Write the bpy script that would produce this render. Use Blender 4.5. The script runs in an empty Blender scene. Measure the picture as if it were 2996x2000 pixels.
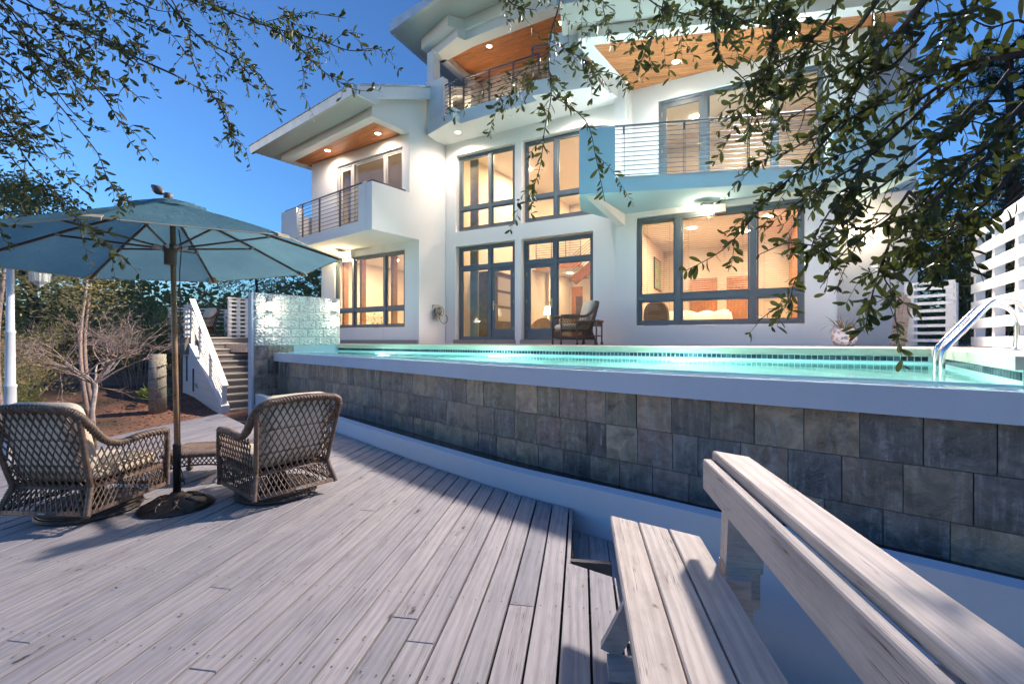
import bpy, math, random
import numpy as np
from mathutils import Vector, Matrix
random.seed(7)
rnd = random.Random(11)
SC = bpy.context.scene
COL = SC.collection
R_ = math.radians

# ------------------------------------------------------------------ camera, sky, exposure
CAMZ = 1.42
cam = bpy.data.cameras.new('camera')
cam.lens = 16.0; cam.sensor_width = 36.0; cam.shift_y = -0.002
cam.clip_start = 0.05; cam.clip_end = 2000
camo = bpy.data.objects.new('camera', cam); COL.objects.link(camo)
camo.location = (0, 0, CAMZ); camo.rotation_euler = (R_(90), 0, 0)
SC.camera = camo

W = bpy.data.worlds.new('World'); SC.world = W; W.use_nodes = True
wn = W.node_tree; wn.nodes.clear()
SUN_EL, SUN_AZ = 2.4, 274.0
sky = wn.nodes.new('ShaderNodeTexSky'); sky.sky_type = 'NISHITA'; sky.sun_disc = False
sky.sun_elevation = R_(SUN_EL); sky.sun_rotation = R_(SUN_AZ)
sky.ozone_density = 5.0; sky.air_density = 1.0; sky.dust_density = 0.3; sky.altitude = 0
hsv = wn.nodes.new('ShaderNodeHueSaturation'); hsv.inputs['Saturation'].default_value = .92
bg = wn.nodes.new('ShaderNodeBackground'); bg.inputs['Strength'].default_value = 0.094
wo = wn.nodes.new('ShaderNodeOutputWorld')
wn.links.new(sky.outputs[0], hsv.inputs['Color']); wn.links.new(hsv.outputs[0], bg.inputs['Color'])
wn.links.new(bg.outputs[0], wo.inputs['Surface'])

sun = bpy.data.lights.new('sun', 'SUN'); sun.energy = 0.05; sun.angle = R_(12); sun.color = (1.0, 0.82, 0.68)
suno = bpy.data.objects.new('sun', sun); COL.objects.link(suno)
_az = R_(SUN_AZ); _el = R_(SUN_EL)
_d = Vector((math.sin(_az) * math.cos(_el), math.cos(_az) * math.cos(_el), math.sin(_el)))   # towards the sun
suno.rotation_euler = _d.to_track_quat('Z', 'Y').to_euler()

vs = SC.view_settings
vs.view_transform = 'Standard'; vs.look = 'None'; vs.gamma = 1.0; vs.exposure = 3.05
vs.use_curve_mapping = False
SC.render.engine = 'CYCLES'
cy = SC.cycles
cy.use_denoising = True
try: cy.denoiser = 'OPENIMAGEDENOISE'
except Exception: pass
cy.max_bounces = 8; cy.diffuse_bounces = 3; cy.glossy_bounces = 4; cy.transmission_bounces = 6
cy.transparent_max_bounces = 12
cy.caustics_reflective = False; cy.caustics_refractive = True
cy.sample_clamp_indirect = 4.0; cy.sample_clamp_direct = 0.0; cy.blur_glossy = 0.5
try: cy.use_light_tree = True
except Exception: pass

# ------------------------------------------------------------------ frames and mesh helpers
class Frame:
    """plan frame: u runs along a facade, v comes out of it, z is up"""
    def __init__(s, o, th):
        t = R_(th); s.o = o; s.th = th
        s.a = (math.sin(t), -math.cos(t)); s.n = (-math.cos(t), -math.sin(t))
    def w(s, u, v, z=0.0):
        return Vector((s.o[0] + s.a[0]*u + s.n[0]*v, s.o[1] + s.a[1]*u + s.n[1]*v, z))
ID = None
M = Frame((.73, 11.8), 62)           # main facade
L = Frame((-1.94, 13.22), 52)        # wing with the corner balcony
Rf = Frame((2.04, 9.0), 80)          # long balcony over the bedroom
_p = L.w(0, .98); G = Frame((_p.x, _p.y), 58)     # ground wall under the corner balcony
_p = L.w(0, 1.31); G2 = Frame((_p.x, _p.y), 58)   # wall behind the corner balcony
_p = M.w(-3.06, .79); S = Frame((_p.x, _p.y), 52)     # top balcony, first facet
_p = M.w(.36, 1.26); T = Frame((_p.x, _p.y), 74.7)    # top balcony, third facet
BW = Frame((-5.82, 10.2), 140)       # block wall at the pool's end

class MB:
    def __init__(s): s.v = []; s.f = []; s.sm = []
    def add(s, vs_, fs_, smooth=False):
        b = len(s.v); s.v.extend([tuple(p) for p in vs_])
        for f in fs_: s.f.append(tuple(i + b for i in f)); s.sm.append(smooth)
        return s
    def box(s, u0, u1, v0, v1, z0, z1, fr=None):
        P = []
        for z in (z0, z1):
            for (u, v) in ((u0, v0), (u1, v0), (u1, v1), (u0, v1)):
                P.append(fr.w(u, v, z) if fr else (u, v, z))
        F = [(0,3,2,1),(4,5,6,7),(0,1,5,4),(1,2,6,5),(2,3,7,6),(3,0,4,7)]
        if fr: F = [f[::-1] for f in F]
        return s.add(P, F)
    def hexa(s, P):     # 8 corners: bottom ring then top ring
        return s.add(P, [(0,3,2,1),(4,5,6,7),(0,1,5,4),(1,2,6,5),(2,3,7,6),(3,0,4,7)])
    def prism(s, poly, z0, z1, fr=None, zt=None):
        n = len(poly)
        zb = z0 if callable(z0) else (lambda p: z0)
        zz = z1 if callable(z1) else (lambda p: z1)
        P = [(fr.w(p[0], p[1], zb(p)) if fr else (p[0], p[1], zb(p))) for p in poly]
        P += [(fr.w(p[0], p[1], zz(p)) if fr else (p[0], p[1], zz(p))) for p in poly]
        F = [tuple(range(n))[::-1], tuple(range(n, 2*n))]
        F += [(i, (i+1) % n, n + (i+1) % n, n + i) for i in range(n)]
        return s.add(P, F)
    def vprism(s, poly, u0, u1, fr):     # poly in (v,z), extruded along u
        n = len(poly)
        P = [fr.w(u0, p[0], p[1]) for p in poly] + [fr.w(u1, p[0], p[1]) for p in poly]
        F = [tuple(range(n)), tuple(range(n, 2*n))[::-1]]
        F += [(i, n + i, n + (i+1) % n, (i+1) % n) for i in range(n)]
        return s.add(P, F)
    def bar(s, a, b, w, h, up=(0,0,1)):     # rectangular bar from a to b
        a = Vector(a); b = Vector(b); d = (b - a)
        if d.length < 1e-6: return s
        d.normalize(); up = Vector(up)
        x = d.cross(up)
        if x.length < 1e-4: x = d.cross(Vector((1, 0, 0)))
        x.normalize(); y = x.cross(d).normalized()
        x *= w/2; y *= h/2
        P = [a - x - y, a + x - y, a + x + y, a - x + y, b - x - y, b + x - y, b + x + y, b - x + y]
        return s.add(P, [(0,1,2,3),(7,6,5,4),(0,4,5,1),(1,5,6,2),(2,6,7,3),(3,7,4,0)])
    def tube(s, pts, r, n=8, cap=True, smooth=True):
        pts = [Vector(p) for p in pts]; m = len(pts)
        rs = r if isinstance(r, (list, tuple)) else [r]*m
        t0 = (pts[1] - pts[0]).normalized()
        ref = Vector((0,0,1)) if abs(t0.z) < .9 else Vector((1,0,0))
        x = t0.cross(ref).normalized()
        P = []
        for i, p in enumerate(pts):
            t = (pts[min(i+1, m-1)] - pts[max(i-1, 0)])
            t = t.normalized() if t.length > 1e-9 else t0
            x = (x - t*x.dot(t))
            x = x.normalized() if x.length > 1e-6 else t.orthogonal().normalized()
            y = t.cross(x)
            for k in range(n):
                a = 2*math.pi*k/n
                P.append(p + (x*math.cos(a) + y*math.sin(a))*rs[i])
        F = []
        for i in range(m-1):
            for k in range(n):
                k2 = (k+1) % n
                F.append((i*n+k, i*n+k2, (i+1)*n+k2, (i+1)*n+k))
        if cap:
            F.append(tuple(range(n))[::-1]); F.append(tuple((m-1)*n+k for k in range(n)))
        return s.add(P, F, smooth)
    def lathe(s, prof, c=(0,0,0), n=24, smooth=True, axis=None):
        P = []; m = len(prof)
        q = Vector((0,0,1)).rotation_difference(Vector(axis)) if axis is not None else None
        for (r, z) in prof:
            for k in range(n):
                a = 2*math.pi*k/n
                p = Vector((r*math.cos(a), r*math.sin(a), z))
                if q: p = q @ p
                P.append((c[0]+p.x, c[1]+p.y, c[2]+p.z))
        F = []
        for i in range(m-1):
            for k in range(n):
                k2 = (k+1) % n
                F.append((i*n+k, i*n+k2, (i+1)*n+k2, (i+1)*n+k))
        F.append(tuple(range(n))[::-1]); F.append(tuple((m-1)*n+k for k in range(n)))
        return s.add(P, F, smooth)
    def grid(s, pts, smooth=True):     # rows of points
        m = len(pts); n = len(pts[0]); P = [p for row in pts for p in row]
        F = [(i*n+j, i*n+j+1, (i+1)*n+j+1, (i+1)*n+j) for i in range(m-1) for j in range(n-1)]
        return s.add(P, F, smooth)
    def cushion(s, c, h, ax=None, e=.35, n=14, m=24):
        def sg(x, p): return math.copysign(abs(x)**p, x)
        P = []
        for i in range(n+1):
            a = -math.pi/2 + math.pi*i/n
            for j in range(m):
                b = 2*math.pi*j/m
                p = Vector((h[0]*sg(math.cos(a), e*1.6)*sg(math.cos(b), e), h[1]*sg(math.cos(a), e*1.6)*sg(math.sin(b), e), h[2]*sg(math.sin(a), .75)))
                if ax: p = ax @ p
                P.append(Vector(c) + p)
        F = [(i*m+j, i*m+(j+1) % m, (i+1)*m+(j+1) % m, (i+1)*m+j) for i in range(n) for j in range(m)]
        return s.add(P, F, True)
    def wall(s, fr, u0, u1, z0, z1, v0, v1, holes=()):
        us = sorted({u0, u1, *[h[0] for h in holes], *[h[1] for h in holes]})
        zs = sorted({z0, z1, *[h[2] for h in holes], *[h[3] for h in holes]})
        us = [u for u in us if u0 <= u <= u1]; zs = [z for z in zs if z0 <= z <= z1]
        def solid(i, j):
            if i < 0 or j < 0 or i >= len(us)-1 or j >= len(zs)-1: return False
            u = (us[i]+us[i+1])/2; z = (zs[j]+zs[j+1])/2
            return not any(h[0] < u < h[1] and h[2] < z < h[3] for h in holes)
        def q(a): s.add([fr.w(*p) for p in a], [(0,1,2,3)])
        for i in range(len(us)-1):
            for j in range(len(zs)-1):
                if not solid(i, j): continue
                a, b, c, d = us[i], us[i+1], zs[j], zs[j+1]
                q([(a,v1,c),(b,v1,c),(b,v1,d),(a,v1,d)]); q([(a,v0,c),(a,v0,d),(b,v0,d),(b,v0,c)])
                if not solid(i-1, j): q([(a,v0,c),(a,v1,c),(a,v1,d),(a,v0,d)])
                if not solid(i+1, j): q([(b,v0,c),(b,v0,d),(b,v1,d),(b,v1,c)])
                if not solid(i, j-1): q([(a,v0,c),(b,v0,c),(b,v1,c),(a,v1,c)])
                if not solid(i, j+1): q([(a,v0,d),(a,v1,d),(b,v1,d),(b,v0,d)])
        return s
    def mesh(s, name):
        me = bpy.data.meshes.new(name)
        me.from_pydata([tuple(p) for p in s.v], [], s.f)
        me.polygons.foreach_set('use_smooth', s.sm)
        me.update()
        return me

def link(o, parent=None):
    COL.objects.link(o)
    if parent is not None:
        o.parent = parent
        if parent.get('_w') is None and parent.parent is None:
            o.matrix_parent_inverse = Matrix.Translation(-Vector(parent.location))
    return o
def obj(name, mb, mat, parent=None, kind=None, loc=None, rot=None, label=None):
    me = mb.mesh(name) if isinstance(mb, MB) else mb
    if mat is not None and len(me.materials) == 0: me.materials.append(mat)
    o = bpy.data.objects.new(name, me)
    if loc is not None: o.location = loc
    if rot is not None: o.rotation_euler = rot
    link(o, parent)
    if kind: o['kind'] = kind
    if label: o['label'] = label
    return o
def tag(o, label=None, cat=None, group=None, kind=None):
    if label: o['label'] = label
    if cat: o['category'] = cat
    if group: o['group'] = group
    if kind: o['kind'] = kind
    return o
def thing(name, label, cat, loc=(0,0,0), group=None, local=False):
    o = bpy.data.objects.new(name, None); o.location = loc; o.empty_display_size = .1
    COL.objects.link(o)
    if local: o['_w'] = 1       # its parts are modelled round its own origin
    return tag(o, label, cat, group)
def copy_tree(o, parent=None):
    c = o.copy(); COL.objects.link(c)
    if parent is not None: c.parent = parent
    for ch in list(o.children): copy_tree(ch, c)
    return c
KL = {'room_light': .07, 'pool_light': .09, 'flood_beam': .35, 'downlight_beam': .105, 'bulkhead_light': .12, 'sconce_light': .065, 'lantern_light': .12}
def light(name, typ, loc, energy, col, parent=None, size=.05, aim=None, spot=None, blend=.6, shape=None):
    l = bpy.data.lights.new(name, typ); l.energy = energy*KL.get(name, .33); l.color = col
    if typ == 'AREA':
        l.shape = shape or 'DISK'; l.size = size
    else: l.shadow_soft_size = size
    if typ == 'SPOT': l.spot_size = R_(spot or 140); l.spot_blend = blend
    o = bpy.data.objects.new(name, l); o.location = loc
    if aim is not None:
        o.rotation_euler = (Vector(loc) - Vector(aim)).to_track_quat('Z', 'Y').to_euler()
    COL.objects.link(o)
    return o

# ------------------------------------------------------------------ materials
class NT:
    def __init__(s, name):
        s.m = bpy.data.materials.new(name); s.m.use_nodes = True
        s.t = s.m.node_tree; s.t.nodes.clear()
        s.out = s.t.nodes.new('ShaderNodeOutputMaterial')
    def n(s, typ, **kw):
        x = s.t.nodes.new('ShaderNode' + typ)
        for k, v in kw.items():
            if k.startswith('_'): setattr(x, k[1:], v)
            else:
                kk = int(k[1:]) if (k[0] == 'i' and k[1:].isdigit()) else k.replace('__', ' ')
                sock = x.inputs[kk]
                if hasattr(v, 'links') or isinstance(v, bpy.types.NodeSocket): s.t.links.new(v, sock)
                else: sock.default_value = v
        return x
    def l(s, a, b): s.t.links.new(a, b)
    def ramp(s, fac, stops):
        r = s.t.nodes.new('ShaderNodeValToRGB'); s.l(fac, r.inputs[0])
        e = r.color_ramp.elements
        while len(e) > 1: e.remove(e[-1])
        e[0].position = stops[0][0]; e[0].color = (*stops[0][1], 1)
        for p, c in stops[1:]:
            x = e.new(p); x.color = (*c, 1)
        return r.outputs[0]
    def mix(s, fac, a, b, mode='MIX'):
        x = s.t.nodes.new('ShaderNodeMix'); x.data_type = 'RGBA'; x.blend_type = mode
        for i, v in ((0, fac), (6, a), (7, b)):
            if isinstance(v, bpy.types.NodeSocket): s.l(v, x.inputs[i])
            elif i == 0: x.inputs[0].default_value = v
            else: x.inputs[i].default_value = (*v, 1) if len(v) == 3 else v
        return x.outputs[2]
    def math(s, op, a, b=0.0):
        x = s.t.nodes.new('ShaderNodeMath'); x.operation = op
        for i, v in ((0, a), (1, b)):
            if isinstance(v, bpy.types.NodeSocket): s.l(v, x.inputs[i])
            else: x.inputs[i].default_value = v
        return x.outputs[0]
    def obj(s, scale=(1,1,1), rnd_=0.0, gen='Object'):
        tc = s.t.nodes.new('ShaderNodeTexCoord'); v = tc.outputs[gen]
        if rnd_:
            oi = s.t.nodes.new('ShaderNodeObjectInfo')
            x = s.t.nodes.new('ShaderNodeVectorMath'); x.operation = 'ADD'
            m = s.math('MULTIPLY', oi.outputs['Random'], rnd_)
            s.l(v, x.inputs[0]); s.l(m, x.inputs[1]); v = x.outputs[0]
        mp = s.t.nodes.new('ShaderNodeMapping'); mp.inputs['Scale'].default_value = scale
        s.l(v, mp.inputs['Vector'])
        return mp.outputs[0]
    def noise(s, vec, scale=5, detail=4, rough=.55, dist=0.0, col=False):
        x = s.n('TexNoise', Vector=vec, Scale=scale, Detail=detail, Roughness=rough, Distortion=dist)
        return x.outputs[1 if col else 0]
    def bump(s, h, st=.2, dist=.01):
        return s.n('Bump', Height=h, Strength=st, Distance=dist).outputs[0]
    def bsdf(s, **kw):
        b = s.n('BsdfPrincipled', **kw); s.l(b.outputs[0], s.out.inputs[0]); return b
def rgb(c): return (*c, 1.0)
def plain(name, c, rough=.5, metal=0.0, bump=0.0, bs=60, var=0.0, vs_=3.0, spec=.5):
    t = NT(name); kw = dict(Roughness=rough, Metallic=metal)
    kw['Specular IOR Level'] = spec
    b = t.bsdf(**kw); b.inputs['Base Color'].default_value = rgb(c)
    if var:
        nz = t.noise(t.obj((1,1,1), 7.0), vs_, 5)
        lo = tuple(x*(1-var) for x in c); hi = tuple(min(1, x*(1+var)) for x in c)
        t.l(t.ramp(nz, [(.3, lo), (.7, hi)]), b.inputs['Base Color'])
    if bump: t.l(t.bump(t.noise(t.obj(), bs, 3), bump, .004), b.inputs['Normal'])
    return t.m
def emit(name, c, st):
    t = NT(name); e = t.n('Emission', Strength=st); e.inputs[0].default_value = rgb(c); t.l(e.outputs[0], t.out.inputs[0]); return t.m
def stucco(name, c, stain=.10, bs=90, bst=.18):
    t = NT(name); v = t.obj()
    big = t.noise(v, .9, 5, .6)
    streak = t.noise(t.obj((3.1, 3.1, .45)), 1.3, 6, .65, 1.2)
    f = t.math('MULTIPLY', t.math('MAXIMUM', t.math('SUBTRACT', streak, .58), 0.0), stain*2.2)
    c2 = tuple(x*(1 - stain) for x in c)
    col = t.mix(t.math('MULTIPLY', big, .55), c, c2)
    col = t.mix(f, col, (c[0]*.55, c[1]*.56, c[2]*.55))
    b = t.bsdf(Roughness=.85); b.inputs['Specular IOR Level'].default_value = .25
    t.l(col, b.inputs['Base Color'])
    h = t.math('ADD', t.noise(v, bs, 4, .6), t.math('MULTIPLY', t.noise(v, bs*.25, 3), .6))
    t.l(t.bump(h, bst, .006), b.inputs['Normal'])
    return t.m
def weathered_wood(name, lo, mid, hi, rough=.72, knots=True, gl=26, ringw=.12, crack=True, blotw=.3):
    t = NT(name)
    v = t.obj((1.1, gl, gl), 40.0)
    g = t.noise(v, 2.6, 9, .72, .35)
    g2 = t.noise(t.obj((.7, 110, 110), 40.0), 2.0, 4, .6)
    blot = t.noise(t.obj((1.6, 4.0, 4.0), 40.0), 1.9, 6, .68)
    ring = t.n('TexWave', _bands_direction='Y', Vector=t.obj((.16, 1.0, 1.0), 40.0), Scale=7.0, Distortion=8.0, Detail=4.0)
    ring.inputs['Detail Scale'].default_value = .8
    gg = t.math('ADD', t.math('MULTIPLY', g, .78 - ringw), t.math('MULTIPLY', ring.outputs[1], ringw))
    gg = t.math('ADD', gg, t.math('MULTIPLY', g2, .22))
    col = t.ramp(gg, [(.30, lo), (.46, mid), (.64, hi)])
    oi = t.n('ObjectInfo')
    bl = t.ramp(blot, [(.30, (.62, .62, .64)), (.5, (1, 1, 1)), (.72, (1.18, 1.15, 1.12))])
    col = t.mix(blotw*2, col, bl, 'MULTIPLY')
    tint = t.ramp(oi.outputs['Random'], [(0, (.72, .73, .77)), (.25, (1.04, 1.0, .97)), (.5, (.86, .85, .86)), (.75, (1.1, 1.05, 1.02)), (1, (.95, .92, .9))])
    col = t.mix(1.0, col, tint, 'MULTIPLY')
    if crack:
        cr = t.noise(t.obj((.9, 48, 48), 60.0), 1.6, 2, .4)
        msk = t.noise(t.obj((2.2, 5, 5), 70.0), 1.4, 3)
        c1 = t.n('MapRange', Value=t.math('ABSOLUTE', t.math('SUBTRACT', cr, .5))); c1.inputs[1].default_value = .004; c1.inputs[2].default_value = .016; c1.inputs[3].default_value = 1.0; c1.inputs[4].default_value = 0.0
        m1 = t.n('MapRange', Value=msk); m1.inputs[1].default_value = .52; m1.inputs[2].default_value = .62
        col = t.mix(t.math('MULTIPLY', t.math('MULTIPLY', c1.outputs[0], m1.outputs[0]), .8), col, (.05, .042, .04))
    if knots:
        wob = t.noise(t.obj((1, 1, 1), 40.0), 16, 3, .6, col=True)
        ad = t.n('VectorMath', _operation='ADD'); mu = t.n('VectorMath', _operation='SCALE'); t.l(wob, mu.inputs[0]); mu.inputs['Scale'].default_value = .35
        t.l(t.obj((2.1, 6.9, 1.0), 90.0), ad.inputs[0]); t.l(mu.outputs[0], ad.inputs[1])
        vo = t.n('TexVoronoi', Vector=ad.outputs[0], Scale=1.0, Randomness=1.0)
        d = vo.outputs['Distance']
        sep = t.n('SeparateColor', Color=vo.outputs['Color'])
        sz = t.math('MULTIPLY', sep.outputs[1], .085)
        k = t.n('MapRange', Value=t.math('SUBTRACT', d, sz)); k.inputs[1].default_value = .0; k.inputs[2].default_value = .05; k.inputs[3].default_value = 1.0; k.inputs[4].default_value = 0.0
        halo = t.n('MapRange', Value=t.math('SUBTRACT', d, sz)); halo.inputs[1].default_value = .05; halo.inputs[2].default_value = .3; halo.inputs[3].default_value = 1.0; halo.inputs[4].default_value = 0.0
        has = t.math('GREATER_THAN', sep.outputs[0], .25)
        col = t.mix(t.math('MULTIPLY', t.math('MULTIPLY', halo.outputs[0], has), .28), col, tuple(x*.5 for x in mid))
        col = t.mix(t.math('MULTIPLY', t.math('MULTIPLY', k.outputs[0], has), .9), col, (.045, .034, .03))
    b = t.bsdf(Roughness=rough); b.inputs['Specular IOR Level'].default_value = .3
    t.l(col, b.inputs['Base Color'])
    t.l(t.bump(gg, .5, .004), b.inputs['Normal'])
    return t.m

WHITE = stucco('white_stucco', (.80, .79, .77), .12, 55, .38)
SOFFIT = stucco('soffit_stucco', (.78, .78, .74), .05, 120, .1)
WHITEPAINT = plain('white_paint', (.78, .78, .77), .55, var=.06)
POOLSHADE = stucco('pool_plaster_blue_shade', (.58, .66, .76), .35, 160, .35)  # blue sky shade on white plaster, put into the base colour
TEALLIT = stucco('teal_lit_stucco', (.40, .60, .68), .08)  # teal light falling on the white balcony, painted into its colour
FRAME = plain('grey_window_frame', (.115, .145, .165), .42, var=.1)
FRAMEW = plain('pale_window_frame', (.48, .46, .43), .5)
DARKMET = plain('railing_metal', (.13, .13, .14), .38, .6)
STEEL = plain('stainless_steel', (.72, .73, .74), .16, 1.0)
BRASS = plain('brass', (.62, .47, .25), .3, 1.0)
GUTTER = plain('gutter_metal', (.50, .54, .54), .45, .3, var=.12)
ROOFMET = plain('metal_roof', (.52, .55, .56), .4, .4)
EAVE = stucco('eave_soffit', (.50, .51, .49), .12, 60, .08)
WOODDECK = weathered_wood('deck_wood', (.225, .212, .216), (.315, .297, .298), (.395, .373, .37), blotw=.2)
BENCHWOOD = weathered_wood('bench_wood', (.36, .305, .265), (.47, .41, .36), (.58, .515, .455), gl=30, ringw=.15)
POOLDECKWOOD = weathered_wood('pool_deck_wood', (.2, .16, .14), (.36, .29, .25), (.48, .4, .35), knots=False)
CEDAR = weathered_wood('cedar_ceiling', (.26, .085, .03), (.52, .20, .075), (.72, .32, .13), .42, False, 30, crack=False)
ORANGEWOOD = weathered_wood('orange_wood', (.30, .11, .035), (.48, .19, .06), (.60, .27, .10), .4, False, 22, crack=False)
DARKWOOD = plain('dark_cabinet_wood', (.11, .065, .06), .35, var=.35, vs_=6)
INTWALL = plain('interior_plaster', (.80, .70, .56), .8, var=.04)
INTCEIL = plain('interior_ceiling', (.82, .76, .66), .85)
INTFLOOR = plain('interior_floor', (.35, .26, .18), .35, var=.2)
CURTAIN = plain('curtain_cloth', (.36, .30, .24), .9, var=.2)
CREAM = plain('cushion_fabric', (.66, .56, .42), .9, bump=.15, bs=400, var=.07)
QUILT = plain('quilt_fabric', (.75, .71, .64), .9, bump=.4, bs=30, var=.12)
WICKER = plain('wicker', (.135, .085, .058), .5, var=.45, vs_=25)
WICKERD = plain('dark_wicker', (.075, .055, .045), .5, var=.4, vs_=25)
BRONZE = plain('bronze_base', (.055, .042, .038), .42, .6, bump=.3, bs=40, var=.4, vs_=14)
BLACKMET = plain('black_metal', (.03, .03, .033), .4, .5)
POLEWOOD = weathered_wood('pole_wood', (.16, .09, .045), (.30, .185, .10), (.40, .26, .15), .5, False, 30)
CONC = stucco('concrete_step', (.20, .19, .19), .25, 60, .3)
BLOCK = None
LAMPGLOW = emit('lamp_glass_glow', (1.0, .80, .55), 6)
LAMPSOFT = emit('lamp_globe_glow', (1.0, .82, .58), 1.6)
LAMPHOT = emit('flood_lamp_glow', (1.0, .88, .72), 14)
def glass_mat():
    t = NT('window_glass')
    tr = t.n('BsdfTransparent'); tr.inputs[0].default_value = (.95, .96, .95, 1)
    gl = t.n('BsdfGlossy', Roughness=.0); gl.inputs[0].default_value = (1, 1, 1, 1)
    lw = t.n('LayerWeight', Blend=.5); f5 = t.math('POWER', lw.outputs['Facing'], 5.0)
    mx = t.n('MixShader', i0=t.math('ADD', t.math('MULTIPLY', f5, .95), .035)); t.l(tr.outputs[0], mx.inputs[1]); t.l(gl.outputs[0], mx.inputs[2])
    t.l(mx.outputs[0], t.out.inputs[0]); return t.m
GLASS = glass_mat()

# ================================================================== ground, pool, decks
ZD = 1.31; ZW = 1.12
def mulch_mat():
    t = NT('mulch_ground'); v = t.obj()
    n1 = t.noise(v, 18, 6, .7); n2 = t.noise(v, .5, 4)
    col = t.ramp(n1, [(.3, (.05, .03, .024)), (.52, (.18, .09, .062)), (.75, (.34, .19, .13))])
    col = t.mix(t.ramp(n2, [(.45, (0, 0, 0)), (.65, (1, 1, 1))]), col, (.045, .036, .026))
    b = t.bsdf(Roughness=.95); t.l(col, b.inputs['Base Color']); t.l(t.bump(n1, .9, .03), b.inputs['Normal']); return t.m
MULCH = mulch_mat()
gp = MB()
NX, NY = 60, 60
def gz(x, y):
    h = -.5 if not (x > -.2 and y < 5) else -1.6
    k = max(0, min(1, (y - 9.5)/5)); h += .35*k*k*(3-2*k) if x < -6.5 else 0
    q = max(0, min(1, (y - 22)/9)); h += 4.2*q*q*(3-2*q)
    return h + .05*math.sin(x*1.3)*math.cos(y*.9)
rows = []
xs = [-600, -200, -80, -40] + [-30 + i*.75 for i in range(88)] + [40, 80, 200, 600]
ys = [-200, -60, -20] + [-6 + i*.75 for i in range(48)] + [36, 60, 120, 300, 900]
for y in ys: rows.append([(x, y, gz(x, y)) for x in xs])
gp.grid(rows)
ground = obj('ground', gp, MULCH); tag(ground, 'dark mulch covered ground under the trees', 'ground', kind='structure')

# ---- polyline tools
def resample(pl, step):
    pts = [Vector((p[0], p[1], 0)) for p in pl]; out = []; acc = 0.0
    total = sum((pts[i+1]-pts[i]).length for i in range(len(pts)-1)); n = max(2, int(round(total/step))+1)
    st = total/(n-1)
    for k in range(n):
        d = k*st; i = 0
        while i < len(pts)-2 and d > (pts[i+1]-pts[i]).length + 1e-9:
            d -= (pts[i+1]-pts[i]).length; i += 1
        seg = pts[i+1]-pts[i]; out.append(pts[i] + seg*min(1.0, d/seg.length))
    return out
def smoothline(pl, it=3):
    p = [Vector((q[0], q[1], 0)) for q in pl]
    for _ in range(it):
        q = [p[0]]
        for i in range(len(p)-1):
            q += [p[i]*.75 + p[i+1]*.25, p[i]*.25 + p[i+1]*.75]
        p = q + [p[-1]]
    return p
def offset(pl, d):          # positive = towards the camera side
    out = []
    for i, p in enumerate(pl):
        t = (pl[min(i+1, len(pl)-1)] - pl[max(i-1, 0)]).normalized()
        out.append(p + Vector((t.y, -t.x, 0))*d)
    return out
def sweep(mb, pl, d0, d1, z0, z1):
    a = offset(pl, d0); b = offset(pl, d1); n = len(pl)
    P = []
    for i in range(n): P += [(a[i].x, a[i].y, z0), (b[i].x, b[i].y, z0), (b[i].x, b[i].y, z1), (a[i].x, a[i].y, z1)]
    F = []
    for i in range(n-1):
        o = i*4; q = o+4
        F += [(o, q, q+1, o+1), (o+1, q+1, q+2, o+2), (o+2, q+2, q+3, o+3), (o+3, q+3, q, o)]
    F += [(0, 1, 2, 3), ((n-1)*4+3, (n-1)*4+2, (n-1)*4+1, (n-1)*4)]
    return mb.add(P, F)
SL = resample(smoothline([(-5.45, 10.64), (-2.68, 8.08), (-1.4, 6.75), (-.2, 5.46), (1.13, 4.26), (1.7, 3.75), (2.6, 3.04), (3.3, 2.42), (4.3, 1.55)]), .25)
LIP = resample(smoothline([(-5.89, 10.35), (-2.78, 7.12), (-1.46, 5.7), (-.72, 4.95), (-.02, 4.26), (.5, 3.86), (1.05, 3.42), (1.40, 3.13), (2.03, 2.62), (2.5, 2.23), (3.4, 1.45)]), .25)
POOLFAR = [(-4.5, 11.78), (.0, 8.87), (2.42, 7.25), (5.15, 5.55)]

pool = thing('infinity_pool', 'raised infinity pool with slate tiled spill wall and turquoise water', 'pool', (0, 6, 0))
# weir beam
mb = MB(); sweep(mb, SL, -.22, .12, .93, ZW); obj('weir_beam', mb, POOLSHADE, pool, label='smooth white weir beam along the overflowing pool edge')
# slate backing and tiles
def slate_mat():
    t = NT('slate_tile'); v = t.obj((1,1,1), 30.0)
    oi = t.n('ObjectInfo')
    base = t.ramp(oi.outputs['Random'], [(0, (.20, .19, .175)), (.18, (.12, .117, .112)), (.36, (.29, .235, .165)), (.5, (.17, .17, .125)), (.64, (.26, .19, .165)), (.82, (.36, .30, .215)), (1, (.15, .15, .15))])
    n1 = t.noise(v, 6, 8, .65, .6)
    col = t.mix(1.0, base, t.ramp(n1, [(.28, (.42, .42, .43)), (.5, (1, 1, 1)), (.72, (1.9, 1.75, 1.65))]), 'MULTIPLY')
    st = t.noise(t.obj((9, 9, .9), 30.0), 2.2, 6, .7)
    sf = t.ramp(st, [(.48, (0, 0, 0)), (.68, (1, 1, 1))])
    n2 = t.noise(v, 22, 4, .7)
    sf2 = t.mix(1.0, sf, t.ramp(n2, [(.4, (.15, .15, .15)), (.65, (1, 1, 1))]), 'MULTIPLY')
    col = t.mix(sf2, col, (.42, .41, .40))
    b = t.bsdf(Roughness=.42); t.l(col, b.inputs['Base Color'])
    t.l(t.ramp(n1, [(.3, (.25, .25, .25)), (.7, (.6, .6, .6))]), b.inputs['Roughness'])
    h = t.math('ADD', n1, t.math('MULTIPLY', n2, .35)); t.l(t.bump(h, .9, .018), b.inputs['Normal']); return t.m
SLATE = slate_mat()
GROUT = plain('dark_grout', (.14, .14, .14), .9)
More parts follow.
